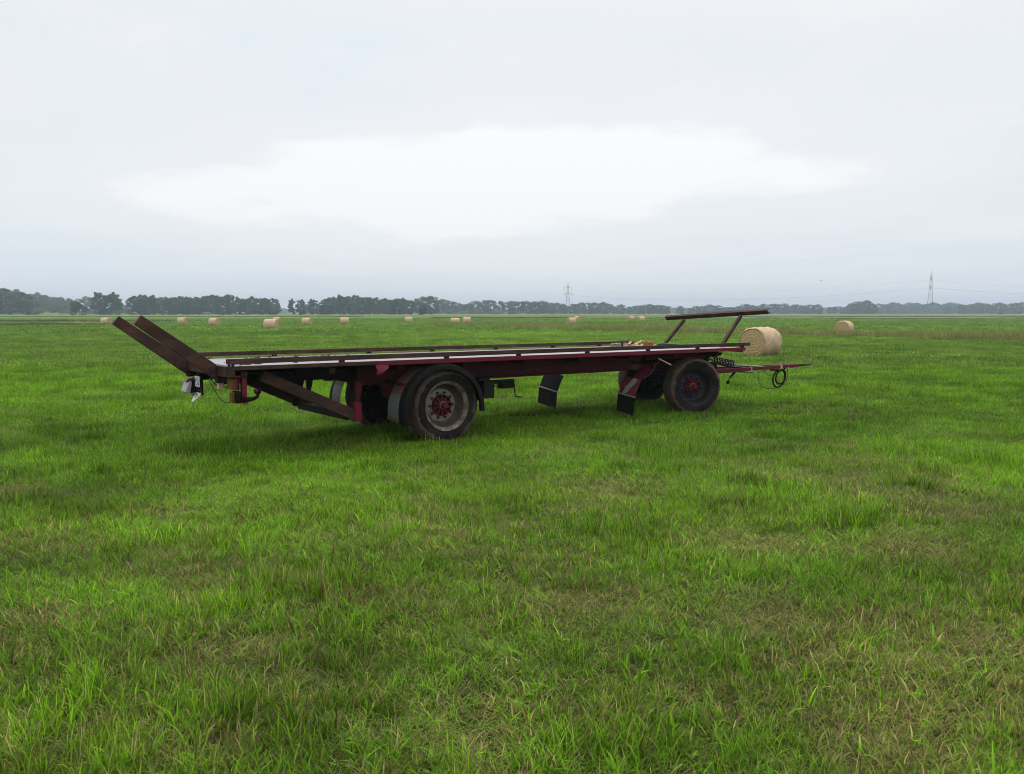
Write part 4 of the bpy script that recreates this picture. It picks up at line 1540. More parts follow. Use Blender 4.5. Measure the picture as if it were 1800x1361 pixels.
def tree(px, d, top, w, kind, label, group=None, base=None, foot=0.0, cat='tree'):
    """tree seen at column px and d metres off, reaching up to image row top and w columns wide"""
    global tree_i
    x = px_x(px, d)
    z = ghf(x, d) if base is None else base
    h = CAM_H + (552.0 - top) / 1400.0 * d - z + foot
    wid = w / 1400.0 * d
    var = tree_i % len(CROWN[kind])
    half = {'poplar': 0.22, 'round': 0.40, 'dense': 0.38, 'shrub': 0.70}[kind]
    s = wid / (2 * half)
    e = empty(TNAME[kind], (x, d, z - 0.05), (0, 0, (tree_i * 2.4) % 6.28), (s, s * 1.0, h / 0.97))
    tag(e, label, cat, group)
    for nm, me in (('trunk', TRUNK[kind][var]), ('crown', CROWN[kind][var])):
        link(bpy.data.objects.new(nm, me), e)
    tree_i += 1
    return e


rr = random.Random(5)
ORD = ['first', 'second', 'third', 'fourth', 'fifth', 'sixth', 'seventh', 'eighth', 'ninth', 'tenth', 'eleventh', 'twelfth', 'thirteenth', 'fourteenth', 'fifteenth',
       'sixteenth', 'seventeenth', 'eighteenth', 'nineteenth', 'twentieth', 'twenty-first', 'twenty-second', 'twenty-third', 'twenty-fourth', 'twenty-fifth', 'twenty-sixth',
       'twenty-seventh', 'twenty-eighth', 'twenty-ninth', 'thirtieth', 'thirty-first', 'thirty-second', 'thirty-third', 'thirty-fourth', 'thirty-fifth', 'thirty-sixth', 'thirty-seventh',
       'thirty-eighth', 'thirty-ninth', 'fortieth', 'forty-first', 'forty-second', 'forty-third', 'forty-fourth', 'forty-fifth', 'forty-sixth', 'forty-seventh']


def number_off(group, text):
    """things of a row get the place they hold in it, counted from the left"""
    row = sorted((o_ for o_ in scene.objects if o_.get('group') == group), key=lambda o_: o_.location.x / o_.location.y)
    for i_, o_ in enumerate(row):
        o_['label'] = text % ORD[i_]


# wooded hill on the left
G = 'trees covering the low hill at the far left'
for row in range(4):
    for k in range(19):
        y = 720 + row * 62 + rr.uniform(-8, 8)
        x = px_x(-72 + k * 11 + rr.uniform(-4, 4) + (row % 2) * 5, y)
        z = float(hill_h(np.array([x]), np.array([y]))[0])
        var = tree_i % 6
        h = rr.uniform(11, 15)
        e = empty('broadleaf_tree', (x, y, z - 0.1), (0, 0, rr.uniform(0, 6)), (13, 13, h))
        tag(e, 'one of the hazy broadleaf trees covering the low hill at the far left', 'tree', G)
        for nm, me in (('trunk', TRUNK['round'][var]), ('crown', CROWN['round'][var])):
            link(bpy.data.objects.new(nm, me), e)
        tree_i += 1
# birch edge before the hill
G = 'pale birches in front of the wooded hill'
for px, top, w in ((-40, 504, 38), (-12, 507, 38), (8, 509, 34), (26, 514, 30), (43, 515, 30), (57, 530, 24)):
    tree(px, 520 + rr.uniform(-20, 20), top, w, 'poplar', 'one of the pale green birches standing before the wooded hill at the left edge', G)
G = 'round willow shrubs below the wooded hill'
for px, top, w in ((68, 540, 26), (84, 532, 34), (104, 534, 36), (120, 542, 22), (157, 542, 22), (219, 541, 22), (206, 544, 20)):
    tree(px, 470 + rr.uniform(-15, 15), top, w, 'shrub', 'one of the pale round willow shrubs at the foot of the left woods', G, cat='shrub')
tree(139.5, 430, 525.5, 27, 'dense', 'lone dark dense tree between the wooded hill and the tree clump')
tree(154, 760, 521, 24, 'round', 'hazy rounded tree behind the lone dark dense tree')
G = 'clump of leafy trees above the leftmost bale'
for px, top, w in ((173, 514.5, 19), (184, 520, 18), (193, 518, 18), (201, 514.5, 18), (209, 525, 15)):
    tree(px, 490 + rr.uniform(-14, 14), top, w, 'poplar', 'one of the leafy trees in the tight clump above the leftmost bale', G)
tree(227, 800, 531, 14, 'round', 'hazy tree at the left end of the long tree row')
G = 'long tree row on the left'
for px, top in zip((236, 245, 252, 260, 268, 277, 289, 299, 308, 318, 327, 336, 347, 357, 367, 376, 386, 396, 404, 414, 424, 434, 443, 453, 463, 472, 481),
                   (521.5, 526, 519.5, 524, 521, 525, 523, 525, 524, 522, 524, 524, 523, 522, 521, 519.5, 522, 520, 519, 522, 526, 527, 523.5, 526, 525, 527, 525.5)):
    tree(px, 520 + rr.uniform(-18, 22), top - 0.5, rr.uniform(17, 23), 'poplar', 'one of the close set trees in the long dark row behind the left bales', G)
tree(513.5, 520, 525.5, 11, 'poplar', 'left tree of the separate pair right of the long row')
tree(529, 525, 528, 17, 'poplar', 'right tree of the separate pair right of the long row')
tree(550, 520, 526.5, 18, 'poplar', 'single leafy tree between the pair and the next row')
G = 'second tree row beyond the trailer'
for px, top in zip((567, 574, 583, 591, 599, 608, 617, 625, 634, 643, 652, 661, 670, 679, 688, 697, 706, 714, 722),
                   (532, 526, 524, 523, 521, 523, 522, 520, 524, 524, 525, 524, 527, 525.5, 528, 526, 525.5, 527, 529)):
    tree(px, 560 + rr.uniform(-18, 22), top - 0.5, rr.uniform(17, 23), 'poplar', 'one of the dark trees in the second row beyond the deck', G)
tree(742.5, 440, 536, 15, 'dense', 'lone small dark shrub standing out on the meadow', cat='shrub')
tree(741, 610, 521.5, 34, 'round', 'big domed tree at the right end of the second row, left dome')
tree(758, 615, 520.5, 36, 'round', 'big domed tree at the right end of the second row, right dome')
G = 'hazy wood left of the middle pylon'
for px, top, w in ((776, 526, 34), (792, 529, 30), (808, 533, 26), (824, 533, 28), (838, 529, 32), (851, 528, 30), (862, 527, 28), (880, 529, 18), (896, 529, 30), (912, 530, 30),
                   (926, 529, 30), (941, 530, 28), (955, 529, 28), (968, 532, 24), (979, 532, 24), (990, 534, 20)):
    tree(px, 760 + rr.uniform(-30, 40), top, w, 'round', 'one of the hazy rounded trees in the wood left of the middle pylon', G)
G = 'pale shrubs along the wood edge'
for px, top, w in ((816, 545, 24), (832, 545, 20), (840, 541, 18), (876, 543, 26), (912, 545, 18), (786, 543, 20)):
    tree(px, 690 + rr.uniform(-14, 14), top, w, 'shrub', 'one of the pale green shrubs along the hazy wood edge at the centre', G, cat='shrub')
G = 'hazy wood right of the middle pylon'
for px, top, w in ((1008, 534, 24), (1020, 532, 24), (1033, 532, 26), (1046, 531.5, 26), (1059, 531, 28), (1069, 534, 22), (1078, 537, 14), (1091, 535, 22), (1108, 539, 18), (1120, 537, 24),
                   (1133, 535.5, 26), (1144, 534.5, 26), (1156, 536, 26), (1167, 537, 22), (1173, 540, 12)):
    tree(px, 860 + rr.uniform(-30, 40), top, w, 'round', 'one of the hazy blue green trees in the wood right of the middle pylon', G)
tree(1196, 860, 538, 17, 'round', 'single hazy tree above the left end of the headboard rail')
G = 'hazy trees above the headboard rail'
for px, top, w in ((1214, 541, 14), (1223, 538, 18), (1233, 538, 18), (1246, 535.5, 24), (1260, 537, 24), (1273, 540, 22), (1285, 540, 22)):
    tree(px, 900 + rr.uniform(-25, 25), top, w, 'round', 'one of the hazy trees directly above the headboard rail', G)
G = 'hazy domed trees above the near bale'
for px, top, w in ((1300, 538, 26), (1314, 534.5, 32), (1326, 538, 22), (1343, 534, 24), (1360, 534, 28), (1375, 533.5, 28), (1387, 537, 18), (1399, 535, 24), (1411, 537, 20), (1424, 535.5, 26), (1436, 535, 24), (1443, 539, 12)):
    tree(px, 960 + rr.uniform(-25, 25), top, w, 'round', 'one of the hazy domed trees above the large near bale', G)
tree(1457, 930, 540.5, 11, 'round', 'leftmost of three small separate trees left of the big dome')
tree(1467.5, 930, 539, 12, 'round', 'middle of three small separate trees left of the big dome')
tree(1480, 930, 542, 11, 'round', 'rightmost of three small separate trees left of the big dome')
G = 'trees forming the big domed clump'
for px, top, w in ((1490, 538, 20), (1499, 533, 26), (1510, 530, 30), (1521, 528, 32), (1531, 533, 24), (1537, 540, 16)):
    tree(px, 900 + rr.uniform(-14, 14), top, w, 'round', 'one of the trees forming the big domed clump left of the right pylon', G)
G = 'blue hazy wood around the right pylon'
for k in range(17):
    tree(1545 + k * 9.2, 1180 + rr.uniform(-25, 25), 535 + 2.2 * math.sin(k * 1.7) - 1.5, 24, 'round', 'one of the blue hazy trees in the low wood around the right pylon', G)
tree(1665, 960, 541, 16, 'round', 'low dark tree at the right foot of the right pylon')
tree(1691, 960, 536, 17, 'round', 'single rounded dark tree right of the right pylon')
G = 'hazy domed wood at the right edge'
for px, top, w in ((1706, 535, 26), (1717, 532, 30), (1729, 533, 26), (1742, 536, 24), (1755, 532, 30), (1766, 535, 22), (1782, 532.5, 26), (1795, 531, 30), (1812, 530, 32), (1832, 531, 32), (1855, 532, 32)):
    tree(px, 980 + rr.uniform(-25, 25), top, w, 'round', 'one of the hazy domed trees at the right edge of the meadow', G)
tree(1760, 640, 549, 8, 'dense', 'tiny lone shrub in the far field at the right edge', cat='shrub')


for g_, t_ in (('long tree row on the left', '%s tree from the left in the long dark row behind the left bales'),
               ('second tree row beyond the trailer', '%s tree from the left in the dark second row beyond the deck'),
               ('pale birches in front of the wooded hill', '%s pale birch from the left edge, standing before the wooded hill'),
               ('round willow shrubs below the wooded hill', '%s pale willow shrub from the left at the foot of the left woods'),
               ('clump of leafy trees above the leftmost bale', '%s tree from the left in the clump above the leftmost bale'),
               ('hazy wood left of the middle pylon', '%s hazy rounded tree from the left in the wood left of the middle pylon'),
               ('pale shrubs along the wood edge', '%s pale shrub from the left along the hazy wood edge at the centre'),
               ('hazy wood right of the middle pylon', '%s hazy tree from the left in the wood right of the middle pylon'),
               ('hazy trees above the headboard rail', '%s hazy tree from the left above the headboard rail'),
               ('hazy domed trees above the near bale', '%s hazy domed tree from the left above the large near bale'),
               ('trees forming the big domed clump', '%s tree from the left in the big domed clump before the right pylon'),
               ('blue hazy wood around the right pylon', '%s blue hazy tree from the left in the low wood around the right pylon'),
               ('hazy domed wood at the right edge', '%s hazy domed tree from the left in the wood at the right edge')):
    number_off(g_, t_)


# far off woodland that closes the horizon: one mass
def woodland():
    g = np.random.default_rng(77)
    src = [np.array([v.co for v in me.vertices]) for me in CROWN['round'][:3]]
    V, B = [], []
    for k in range(330):
        px = -160 + k * 6.6 + g.uniform(-3, 3)
        d = 1500 + g.uniform(-60, 60)
        x = px_x(px, d)
        h = 12.5 + 2.6 * math.sin(k * 0.23) + g.uniform(-1.5, 1.5)
        a = g.random() * 6.28
        s = src[k % 3].reshape(-1, 4, 3)[::4].reshape(-1, 3) * (26, 26, h)
        c_, s_ = math.cos(a), math.sin(a)
        V.append(np.stack([s[:, 0] * c_ - s[:, 1] * s_ + x, s[:, 0] * s_ + s[:, 1] * c_ + d, s[:, 2] + ghf(x, d)], 1))
        B.append(np.repeat(g.random(len(s) // 4), 4))
    V = np.concatenate(V)
    # larger clumps: each face grown about its own centre
    q = V.reshape(-1, 4, 3)
    c = q.mean(1, keepdims=True)
    V = (c + (q - c) * 2.0).reshape(-1, 3)
    me = np_mesh('distant_woodland', V, np.arange(len(V)).reshape(-1, 4), M['leaf'], {'br': ('FLOAT', np.concatenate(B))})
    o_ = link(bpy.data.objects.new('distant_woodland', me))
    tag(o_, 'pale blue strip of distant woodland along the horizon', 'woodland', kind='stuff')


woodland()

# hedge of low bushes along the far ditch on the right
G = 'low dark bushes along the far ditch'
for k in range(46):
    px = 1000 + k * 18.5 + rr.uniform(-6, 6)
    d = 262 + rr.uniform(-4, 6)
    if 1090 < px < 1140:
        continue
    x = px_x(px, d)
    h = rr.uniform(0.25, 0.6)
    if k % 7 == 3:
        h *= 1.35
    e = empty('ditch_bush', (x, d, ghf(x, d) - 0.05), (0, 0, rr.uniform(0, 6)), (rr.uniform(1.6, 3.2), 1.5, h / 0.95))
    tag(e, 'one of the low dark bushes lining the far ditch on the right', 'bush', G)
    link(bpy.data.objects.new('crown', CROWN['shrub'][k % 3]), e)
    e.children[0].data = CROWN['shrub'][k % 3]
number_off(G, '%s low dark bush from the left along the far ditch on the right')

# ------------------------------------------------------------------ pylons and wires


def pylon(px, d, top, base_w, arm_rot, label, arms=True):
    x = px_x(px, d)
    z = ghf(x, d)
    h = CAM_H + (552 - top) / 1400 * d - z
    e = empty('lattice_pylon', (x, d, z - 0.2), (0, 0, arm_rot))
    tag(e, label, 'pylon', 'lattice pylons of the power line')
    hb = h * 0.90                        # mast below the earth wire horns

    def wdt(q):
        return base_w * (1 - q) ** 1.0 * 0.5 + 0.55 if q < 0.62 else (base_w * 0.38 * 0.5 + 0.55) * (1 - (q - 0.62) * 1.3)
    lev = [0, 0.16, 0.30, 0.42, 0.52, 0.61, 0.69, 0.76, 0.83, 0.90, 0.96, 1.0]
    mb = MB()
    for i in range(len(lev) - 1):
        a, b = wdt(lev[i]), wdt(lev[i + 1])
        za, zb = lev[i] * hb, lev[i + 1] * hb
        cs = [(-1, -1), (1, -1), (1, 1), (-1, 1)]
        for k in range(4):
            c0, c1 = cs[k], cs[(k + 1) % 4]
            mb.beam((c0[0] * a, c0[1] * a, za), (c0[0] * b, c0[1] * b, zb), 0.17, 0.17)
            mb.beam((c0[0] * a, c0[1] * a, za), (c1[0] * b, c1[1] * b, zb), 0.08, 0.08)
            mb.beam((c1[0] * a, c1[1] * a, za), (c0[0] * b, c0[1] * b, zb), 0.08, 0.08)
            mb.beam((c0[0] * b, c0[1] * b, zb), (c1[0] * b, c1[1] * b, zb), 0.08, 0.08)
    mb.build('lattice_mast', M['galv'], e)
    for s in (-1, 1):
        mb = MB()
        mb.beam((s * 0.3, 0, hb), (s * h * 0.05, 0, h), 0.22, 0.22)
        mb.beam((s * 0.6, 0, hb * 0.95), (s * h * 0.05, 0, h), 0.14, 0.14)
        mb.build('earth_wire_horn', M['galv'], e)
    tips = []
    for q, half in ((0.93, 0.115), (0.72, 0.148)):
        za, L_ = q * hb, half * h
        w_ = wdt(q)
        mb = MB()
        for s in (-1, 1):
            for t_ in (-1, 1):
                mb.beam((0, t_ * w_, za), (s * L_, 0, za), 0.17, 0.17)
            mb.beam((0, 0, za + 1.6), (s * L_, 0, za), 0.16, 0.16)
            for k in range(1, 4):
                xx = s * L_ * k / 4
                mb.beam((xx, 0, za + 1.6 * (1 - k / 4)), (xx, 0, za), 0.1, 0.1)
        mb.build('crossarm', M['galv'], e)
        for s in ((-1, 1) if q > 0.8 else (-1, -0.5, 0.5, 1)):
            MB().tube([(s * L_, 0, za), (s * L_, 0, za - 3.2)], 0.16, 6).build('insulator', M['galv'], e)
            tips.append((s * L_, za - 3.2))
    return e, h, tips


P1 = pylon(998, 1037, 497, 5.2, 0.05, 'grey lattice pylon with two crossarms standing beyond the middle of the deck')
P2 = pylon(1634, 767, 477.5, 4.4, R(90) - 0.45, 'tall grey lattice pylon at the right seen narrow with its arms end on')
P3 = pylon(596, 1500, 513, 7, 0.2, 'small hazy pylon top rising behind the second tree row')
P4 = pylon(446.5, 1900, 518, 7, 0.2, 'faintest hazy pylon top rising behind the long left tree row')


def wire(p0, p1, sag, r, label):
    p0, p1 = Vector(p0), Vector(p1)
    pts = []
    for i in range(33):
        t_ = i / 32
        p = p0.lerp(p1, t_)
        p.z -= sag * 4 * t_ * (1 - t_)
        pts.append(p)
    o_ = MB().tube(pts, r, 5).build('power_line', M['galv'], None, 0, True)
    tag(o_, label, 'power line', 'wires of the power line')


def at_px(px, py, d):
    return (px_x(px, d), d, CAM_H + (552 - py) / 1400 * d)


wire(at_px(1006.5, 520, 1037), at_px(1630, 507, 767), 8.5, 0.06, 'lower sagging wire between the middle pylon and the right pylon')
wire(at_px(1005, 511.5, 1037), at_px(1632, 493, 767), 7.5, 0.03, 'upper sagging wire between the middle pylon and the right pylon')
wire(at_px(1636, 507, 767), at_px(2300, 512, 860), 7.5, 0.065, 'lower wire running from the right pylon out of the picture')
wire(at_px(1637, 494.5, 767), at_px(2300, 499, 860), 7.5, 0.035, 'upper wire running from the right pylon out of the picture')

# ------------------------------------------------------------------ grazing cattle under the left trees


def cow_mesh():
    me = bpy.data.meshes.new('cow')
    # joints: body line, neck, head, four legs
    J = [(-0.85, 0, 1.15), (-0.3, 0, 1.12), (0.3, 0, 1.12), (0.75, 0, 1.18), (1.05, 0, 0.95), (1.25, 0, 0.55), (1.42, 0, 0.32),
         (-0.80, 0.22, 0.75), (-0.88, 0.22, 0.42), (-0.80, 0.22, 0.04), (-0.80, -0.22, 0.75), (-0.88, -0.22, 0.42), (-0.74, -0.22, 0.04),
         (0.62, 0.20, 0.72), (0.64, 0.20, 0.38), (0.60, 0.20, 0.04), (0.62, -0.20, 0.72), (0.68, -0.20, 0.38), (0.66, -0.20, 0.04), (-1.05, 0, 1.0), (-1.08, 0, 0.6)]
    E_ = [(0, 1), (1, 2), (2, 3), (3, 4), (4, 5), (5, 6), (0, 7), (7, 8), (8, 9), (0, 10), (10, 11), (11, 12), (3, 13), (13, 14), (14, 15), (3, 16), (16, 17), (17, 18), (0, 19), (19, 20)]
    rad = [0.30, 0.38, 0.37, 0.30, 0.19, 0.15, 0.09, 0.16, 0.07, 0.06, 0.16, 0.07, 0.06, 0.12, 0.07, 0.06, 0.12, 0.07, 0.06, 0.05, 0.03]
    me.from_pydata(J, E_, [])
    me.materials.append(M['cow'])
    o_ = bpy.data.objects.new('cow', me)
    link(o_)
    sk = o_.modifiers.new('skin', 'SKIN')
    for i, q in enumerate(rad):
        me.skin_vertices[0].data[i].radius = (q, q)
    me.skin_vertices[0].data[1].use_root = True
    sub = o_.modifiers.new('sub', 'SUBSURF')
    sub.levels = sub.render_levels = 1
    return o_


cow0 = cow_mesh()
for i, (px, rz, lab) in enumerate(((236.5, 0.2, 'pale grazing cow nearest the left arm under the long tree row'), (359, 3.0, 'left cow of the brown pair grazing under the long tree row'), (366, 0.1, 'right cow of the brown pair grazing under the long tree row'),
                                   (417, 1.9, 'small brown grazing cow second from the right under the row'), (428, 1.2, 'pale grazing cow at the right end of the long tree row'), (510.5, 0.3, 'pale grazing cow below the separate pair of trees'))):
    d = 478 + 3 * i
    x = px_x(px, d)
    c = cow0 if i == 0 else cow0.copy()
    if i:
        scene.collection.objects.link(c)
    c.location = (x, d, ghf(x, d) + 0.05)
    c.rotation_euler = (0, 0, rz)
    c.scale = (1.15,) * 3
    tag(c, lab, 'cow', 'cattle grazing under the left trees')

# a swallow in flight
mb = MB()
mb.tube([(-0.10, 0, 0), (-0.04, 0, 0.004), (0.03, 0, 0.004), (0.07, 0, 0)], [0.006, 0.02, 0.022, 0.006], 8)
mb.add([(0.03, 0, 0.008), (-0.02, 0, 0.008), (-0.03, 0.10, 0.035), (-0.08, 0.19, 0.02), (0.03, 0.09, 0.035)], [(0, 1, 2, 4), (2, 3, 4)])
mb.add([(0.03, 0, 0.008), (-0.02, 0, 0.008), (-0.03, -0.10, 0.035), (-0.08, -0.19, 0.02), (0.03, -0.09, 0.035)], [(4, 2, 1, 0), (4, 3, 2)])
mb.add([(-0.09, 0, 0.004), (-0.17, 0.03, 0.0), (-0.13, 0, 0.002), (-0.17, -0.03, 0.0)], [(0, 1, 2), (0, 2, 3)])
o = mb.build('bird', M['bird'], None)
o.location = at_px(1441, 494, 95)
o.rotation_euler = (0.2, 0.1, 0.4)
o.scale = (1.2,) * 3
tag(o, 'tiny dark bird flying in the sky left of the right pylon', 'bird')

# ------------------------------------------------------------------ grass


def tuft_mesh(name, g, n, rad, L0, L1, w0, w1, segs, lean, mat, droop=0.5, flat=0.0):
    """a clump of tapering, bending blades"""
    a = g.random(n) * 6.283
    q = np.sqrt(g.random(n)) * rad
    root = np.stack([np.cos(a) * q, np.sin(a) * q, np.full(n, -0.01)], 1)
    L_ = L0 + (L1 - L0) * g.random(n) ** 1.3
    W_ = w0 + (w1 - w0) * g.random(n)
    az = a * 0.5 + g.random(n) * 6.283
    ln = lean * (0.25 + 0.9 * g.random(n)) + flat
    dr = droop * g.random(n)
    dirx, diry = np.cos(az), np.sin(az)
    br = g.random(n)
    ts = np.linspace(0, 1, segs + 1)
    th = np.clip(ln[:, None] * (0.35 + 0.65 * ts[None]) + dr[:, None] * 2.2 * ts[None] ** 2, 0, 2.3)
    step = L_[:, None] / segs
    dz, dh = np.cos(th) * step, np.sin(th) * step
    z = np.concatenate([np.zeros((n, 1)), np.cumsum(dz[:, 1:] * 0.5 + dz[:, :-1] * 0.5, 1)], 1)
    h = np.concatenate([np.zeros((n, 1)), np.cumsum(dh[:, 1:] * 0.5 + dh[:, :-1] * 0.5, 1)], 1)
    z = np.maximum(z, 0.004)
    wob = (g.random((n, 1)) - 0.5) * 0.5
    cx_ = root[:, 0:1] + dirx[:, None] * h - diry[:, None] * h * wob * ts
    cy_ = root[:, 1:2] + diry[:, None] * h + dirx[:, None] * h * wob * ts
    cz_ = root[:, 2:3] + z
    wd = W_[:, None] * (1 - ts[None] ** 1.8) * (0.75 + 0.5 * np.sin(ts[None] * 2.4)) * 0.5
    tw = (g.random((n, 1)) - 0.5) * 1.6
    sx, sy = -diry[:, None] * np.cos(tw) + dirx[:, None] * np.sin(tw), dirx[:, None] * np.cos(tw) + diry[:, None] * np.sin(tw)
    A = np.stack([cx_ + sx * wd, cy_ + sy * wd, cz_], 2)
    B = np.stack([cx_ - sx * wd, cy_ - sy * wd, cz_], 2)
    V = np.stack([A, B], 2).reshape(n, -1, 3)      # per blade: A0 B0 A1 B1 ...
    per = 2 * (segs + 1)
    base = np.arange(n)[:, None, None] * per
    k = np.arange(segs)[None, :, None] * 2
    F = (base + k + np.array([0, 1, 3, 2])[None, None]).reshape(-1, 4)
    bt = np.repeat(np.tile(ts, n), 2)
    return np_mesh(name, V.reshape(-1, 3), F, mat, {'bt': ('FLOAT', bt), 'br': ('FLOAT', np.repeat(br, per))})


def scatter(name, meshes, P, rot, scl, pick, tint, label, cat):
    """one object that instances the given clumps on its points"""
    col = bpy.data.collections.new(name + '_clumps')
    for me in meshes:
        ob = bpy.data.objects.new('grass_clump', me)
        col.objects.link(ob)
    me = bpy.data.meshes.new(name)
    n = len(P)
    me.vertices.add(n)
    me.vertices.foreach_set('co', P.astype(np.float32).ravel())
    for an, ty, arr in (('rot', 'FLOAT_VECTOR', rot), ('scl', 'FLOAT_VECTOR', scl), ('tint', 'FLOAT_VECTOR', tint)):
        at = me.attributes.new(an, ty, 'POINT')
        at.data.foreach_set('vector', arr.astype(np.float32).ravel())
    at = me.attributes.new('pick', 'INT', 'POINT')
    at.data.foreach_set('value', pick.astype(np.int32))
    ob = link(bpy.data.objects.new(name, me))
    ng = bpy.data.node_groups.new(name + '_nodes', 'GeometryNodeTree')
    ng.interface.new_socket('Geometry', in_out='INPUT', socket_type='NodeSocketGeometry')
    ng.interface.new_socket('Geometry', in_out='OUTPUT', socket_type='NodeSocketGeometry')
    N_, L_ = ng.nodes, ng.links
    gi, go = N_.new('NodeGroupInput'), N_.new('NodeGroupOutput')
    ci = N_.new('GeometryNodeCollectionInfo')
    ci.inputs['Collection'].default_value = col
    ci.inputs['Separate Children'].default_value = True
    ci.inputs['Reset Children'].default_value = True
    ip = N_.new('GeometryNodeInstanceOnPoints')
    ip.inputs['Pick Instance'].default_value = True

    def named(nm, ty):
        q = N_.new('GeometryNodeInputNamedAttribute')
        q.data_type = ty
        q.inputs['Name'].default_value = nm
        return q.outputs['Attribute']
    e2r = N_.new('FunctionNodeEulerToRotation')
    L_.new(named('rot', 'FLOAT_VECTOR'), e2r.inputs[0])
    L_.new(gi.outputs[0], ip.inputs['Points'])
    L_.new(ci.outputs[0], ip.inputs['Instance'])
    L_.new(named('pick', 'INT'), ip.inputs['Instance Index'])
    L_.new(e2r.outputs[0], ip.inputs['Rotation'])
    L_.new(named('scl', 'FLOAT_VECTOR'), ip.inputs['Scale'])
    L_.new(ip.outputs[0], go.inputs[0])
    md = ob.modifiers.new('scatter', 'NODES')
    md.node_group = ng
    tag(ob, label, cat, kind='stuff')
    return ob


def in_view(n_per_m2, y0, y1, margin=2.4, fall=None):
    """random points over the part of the meadow between y0 and y1 that the lens takes in, and a step beyond"""
    wmax = 0.66 * y1 + margin
    n = int(n_per_m2 * 2 * wmax * (y1 - y0))
    x = (rng.random(n) * 2 - 1) * wmax
    y = y0 + rng.random(n) * (y1 - y0)
    k = np.abs(x) < 0.66 * y + margin
    return x[k], y[k]


def patches(x, y):
    """dryness, height and hue of the sward at a spot"""
    big = fbm(x / 2.2 + 3, y / 1.8, 21, 3)
    mid = fbm(x / 0.5, y / 0.45, 31, 3)
    huge = fbm(x / 22, y / 14, 51, 2)
    # trampled and cut ground is drier close to the camera and to the right
    bias = 0.05 * sstep(8, 3.5, y) + 0.0 * x - 0.05 * sstep(6, 12, y) - 0.05 * sstep(12, 30, y)
    dry = 0.62 * sstep(0.48, 0.76, 0.42 * big + 0.58 * mid + bias)
    hgt = 0.40 + 0.70 * fbm(x / 1.3 + 40, y / 1.2, 61, 3) ** 1.2 + 0.35 * sstep(0.55, 0.75, fbm(x / 0.55, y / 0.5, 71, 2))
    hue = np.clip(0.15 + 1.1 * (fbm(x / 2.1, y / 1.7, 81, 3) - 0.25) + 0.25 * (huge - 0.5), 0, 1)
    lum = 0.65 + 0.72 * fbm(x / 1.0, y / 0.8, 91, 3) + 0.35 * (huge - 0.5)
    for wx, wy, wr in ((1.05, 8.1, 0.42), (4.1, 9.6, 0.5), (0.45, 4.9, 0.42), (1.55, 4.55, 0.35), (-1.55, 4.1, 0.3), (-0.9, 3.75, 0.22), (1.9, 6.2, 0.4), (3.05, 5.9, 0.35), (2.6, 4.3, 0.4), (-0.2, 3.3, 0.2), (1.6, 3.3, 0.22), (3.4, 11.2, 0.4)):
        q = np.exp(-(((x - wx) / wr) ** 2 + ((y - wy) / (wr * 0.9)) ** 2) * (0.55 + 0.9 * mid))
        dry = np.maximum(dry, 0.80 * q)
        hgt = hgt * (1 - 0.4 * q)
    # faint mowing swaths left by the haymaking
    sw = fbm((x * 0.94 + y * 0.34) / 30, (y * 0.94 - x * 0.34) / 1.9, 121, 2) - 0.5
    lum = lum * (1 + 0.45 * sw * sstep(8, 16, y))
    hgt = hgt * (1 + 0.5 * sw * sstep(8, 16, y))
    # grass pressed down by the tyres
    lx = (x + 3.359) * math.sin(R(54.63)) + (y - 9.406) * math.cos(R(54.63))
    ly = -(x + 3.359) * math.cos(R(54.63)) + (y - 9.406) * math.sin(R(54.63))
    for wa, wb in ((3.04, 0.23), (3.04, 2.27), (8.35, 0.35), (9.05, 2.2)):
        q = np.exp(-(((lx - wa) / 0.75) ** 2 + ((ly - wb) / 0.38) ** 2) ** 2)
        hgt = hgt * (1 - 0.62 * q)
    # rank darker tussocks here and there
    tus = sstep(0.64, 0.74, fbm(x / 0.42 + 9, y / 0.40, 101, 2)) * sstep(0.42, 0.62, fbm(x / 2.6, y / 2.2 + 7, 111, 2))
    hgt = hgt * (1 + 0.6 * tus)
    lum = lum * (1 - 0.22 * tus)
    dry = dry * (1 - 0.8 * tus)
    hue = hue * (1 - 0.6 * tus)
    return dry, hgt, hue, lum


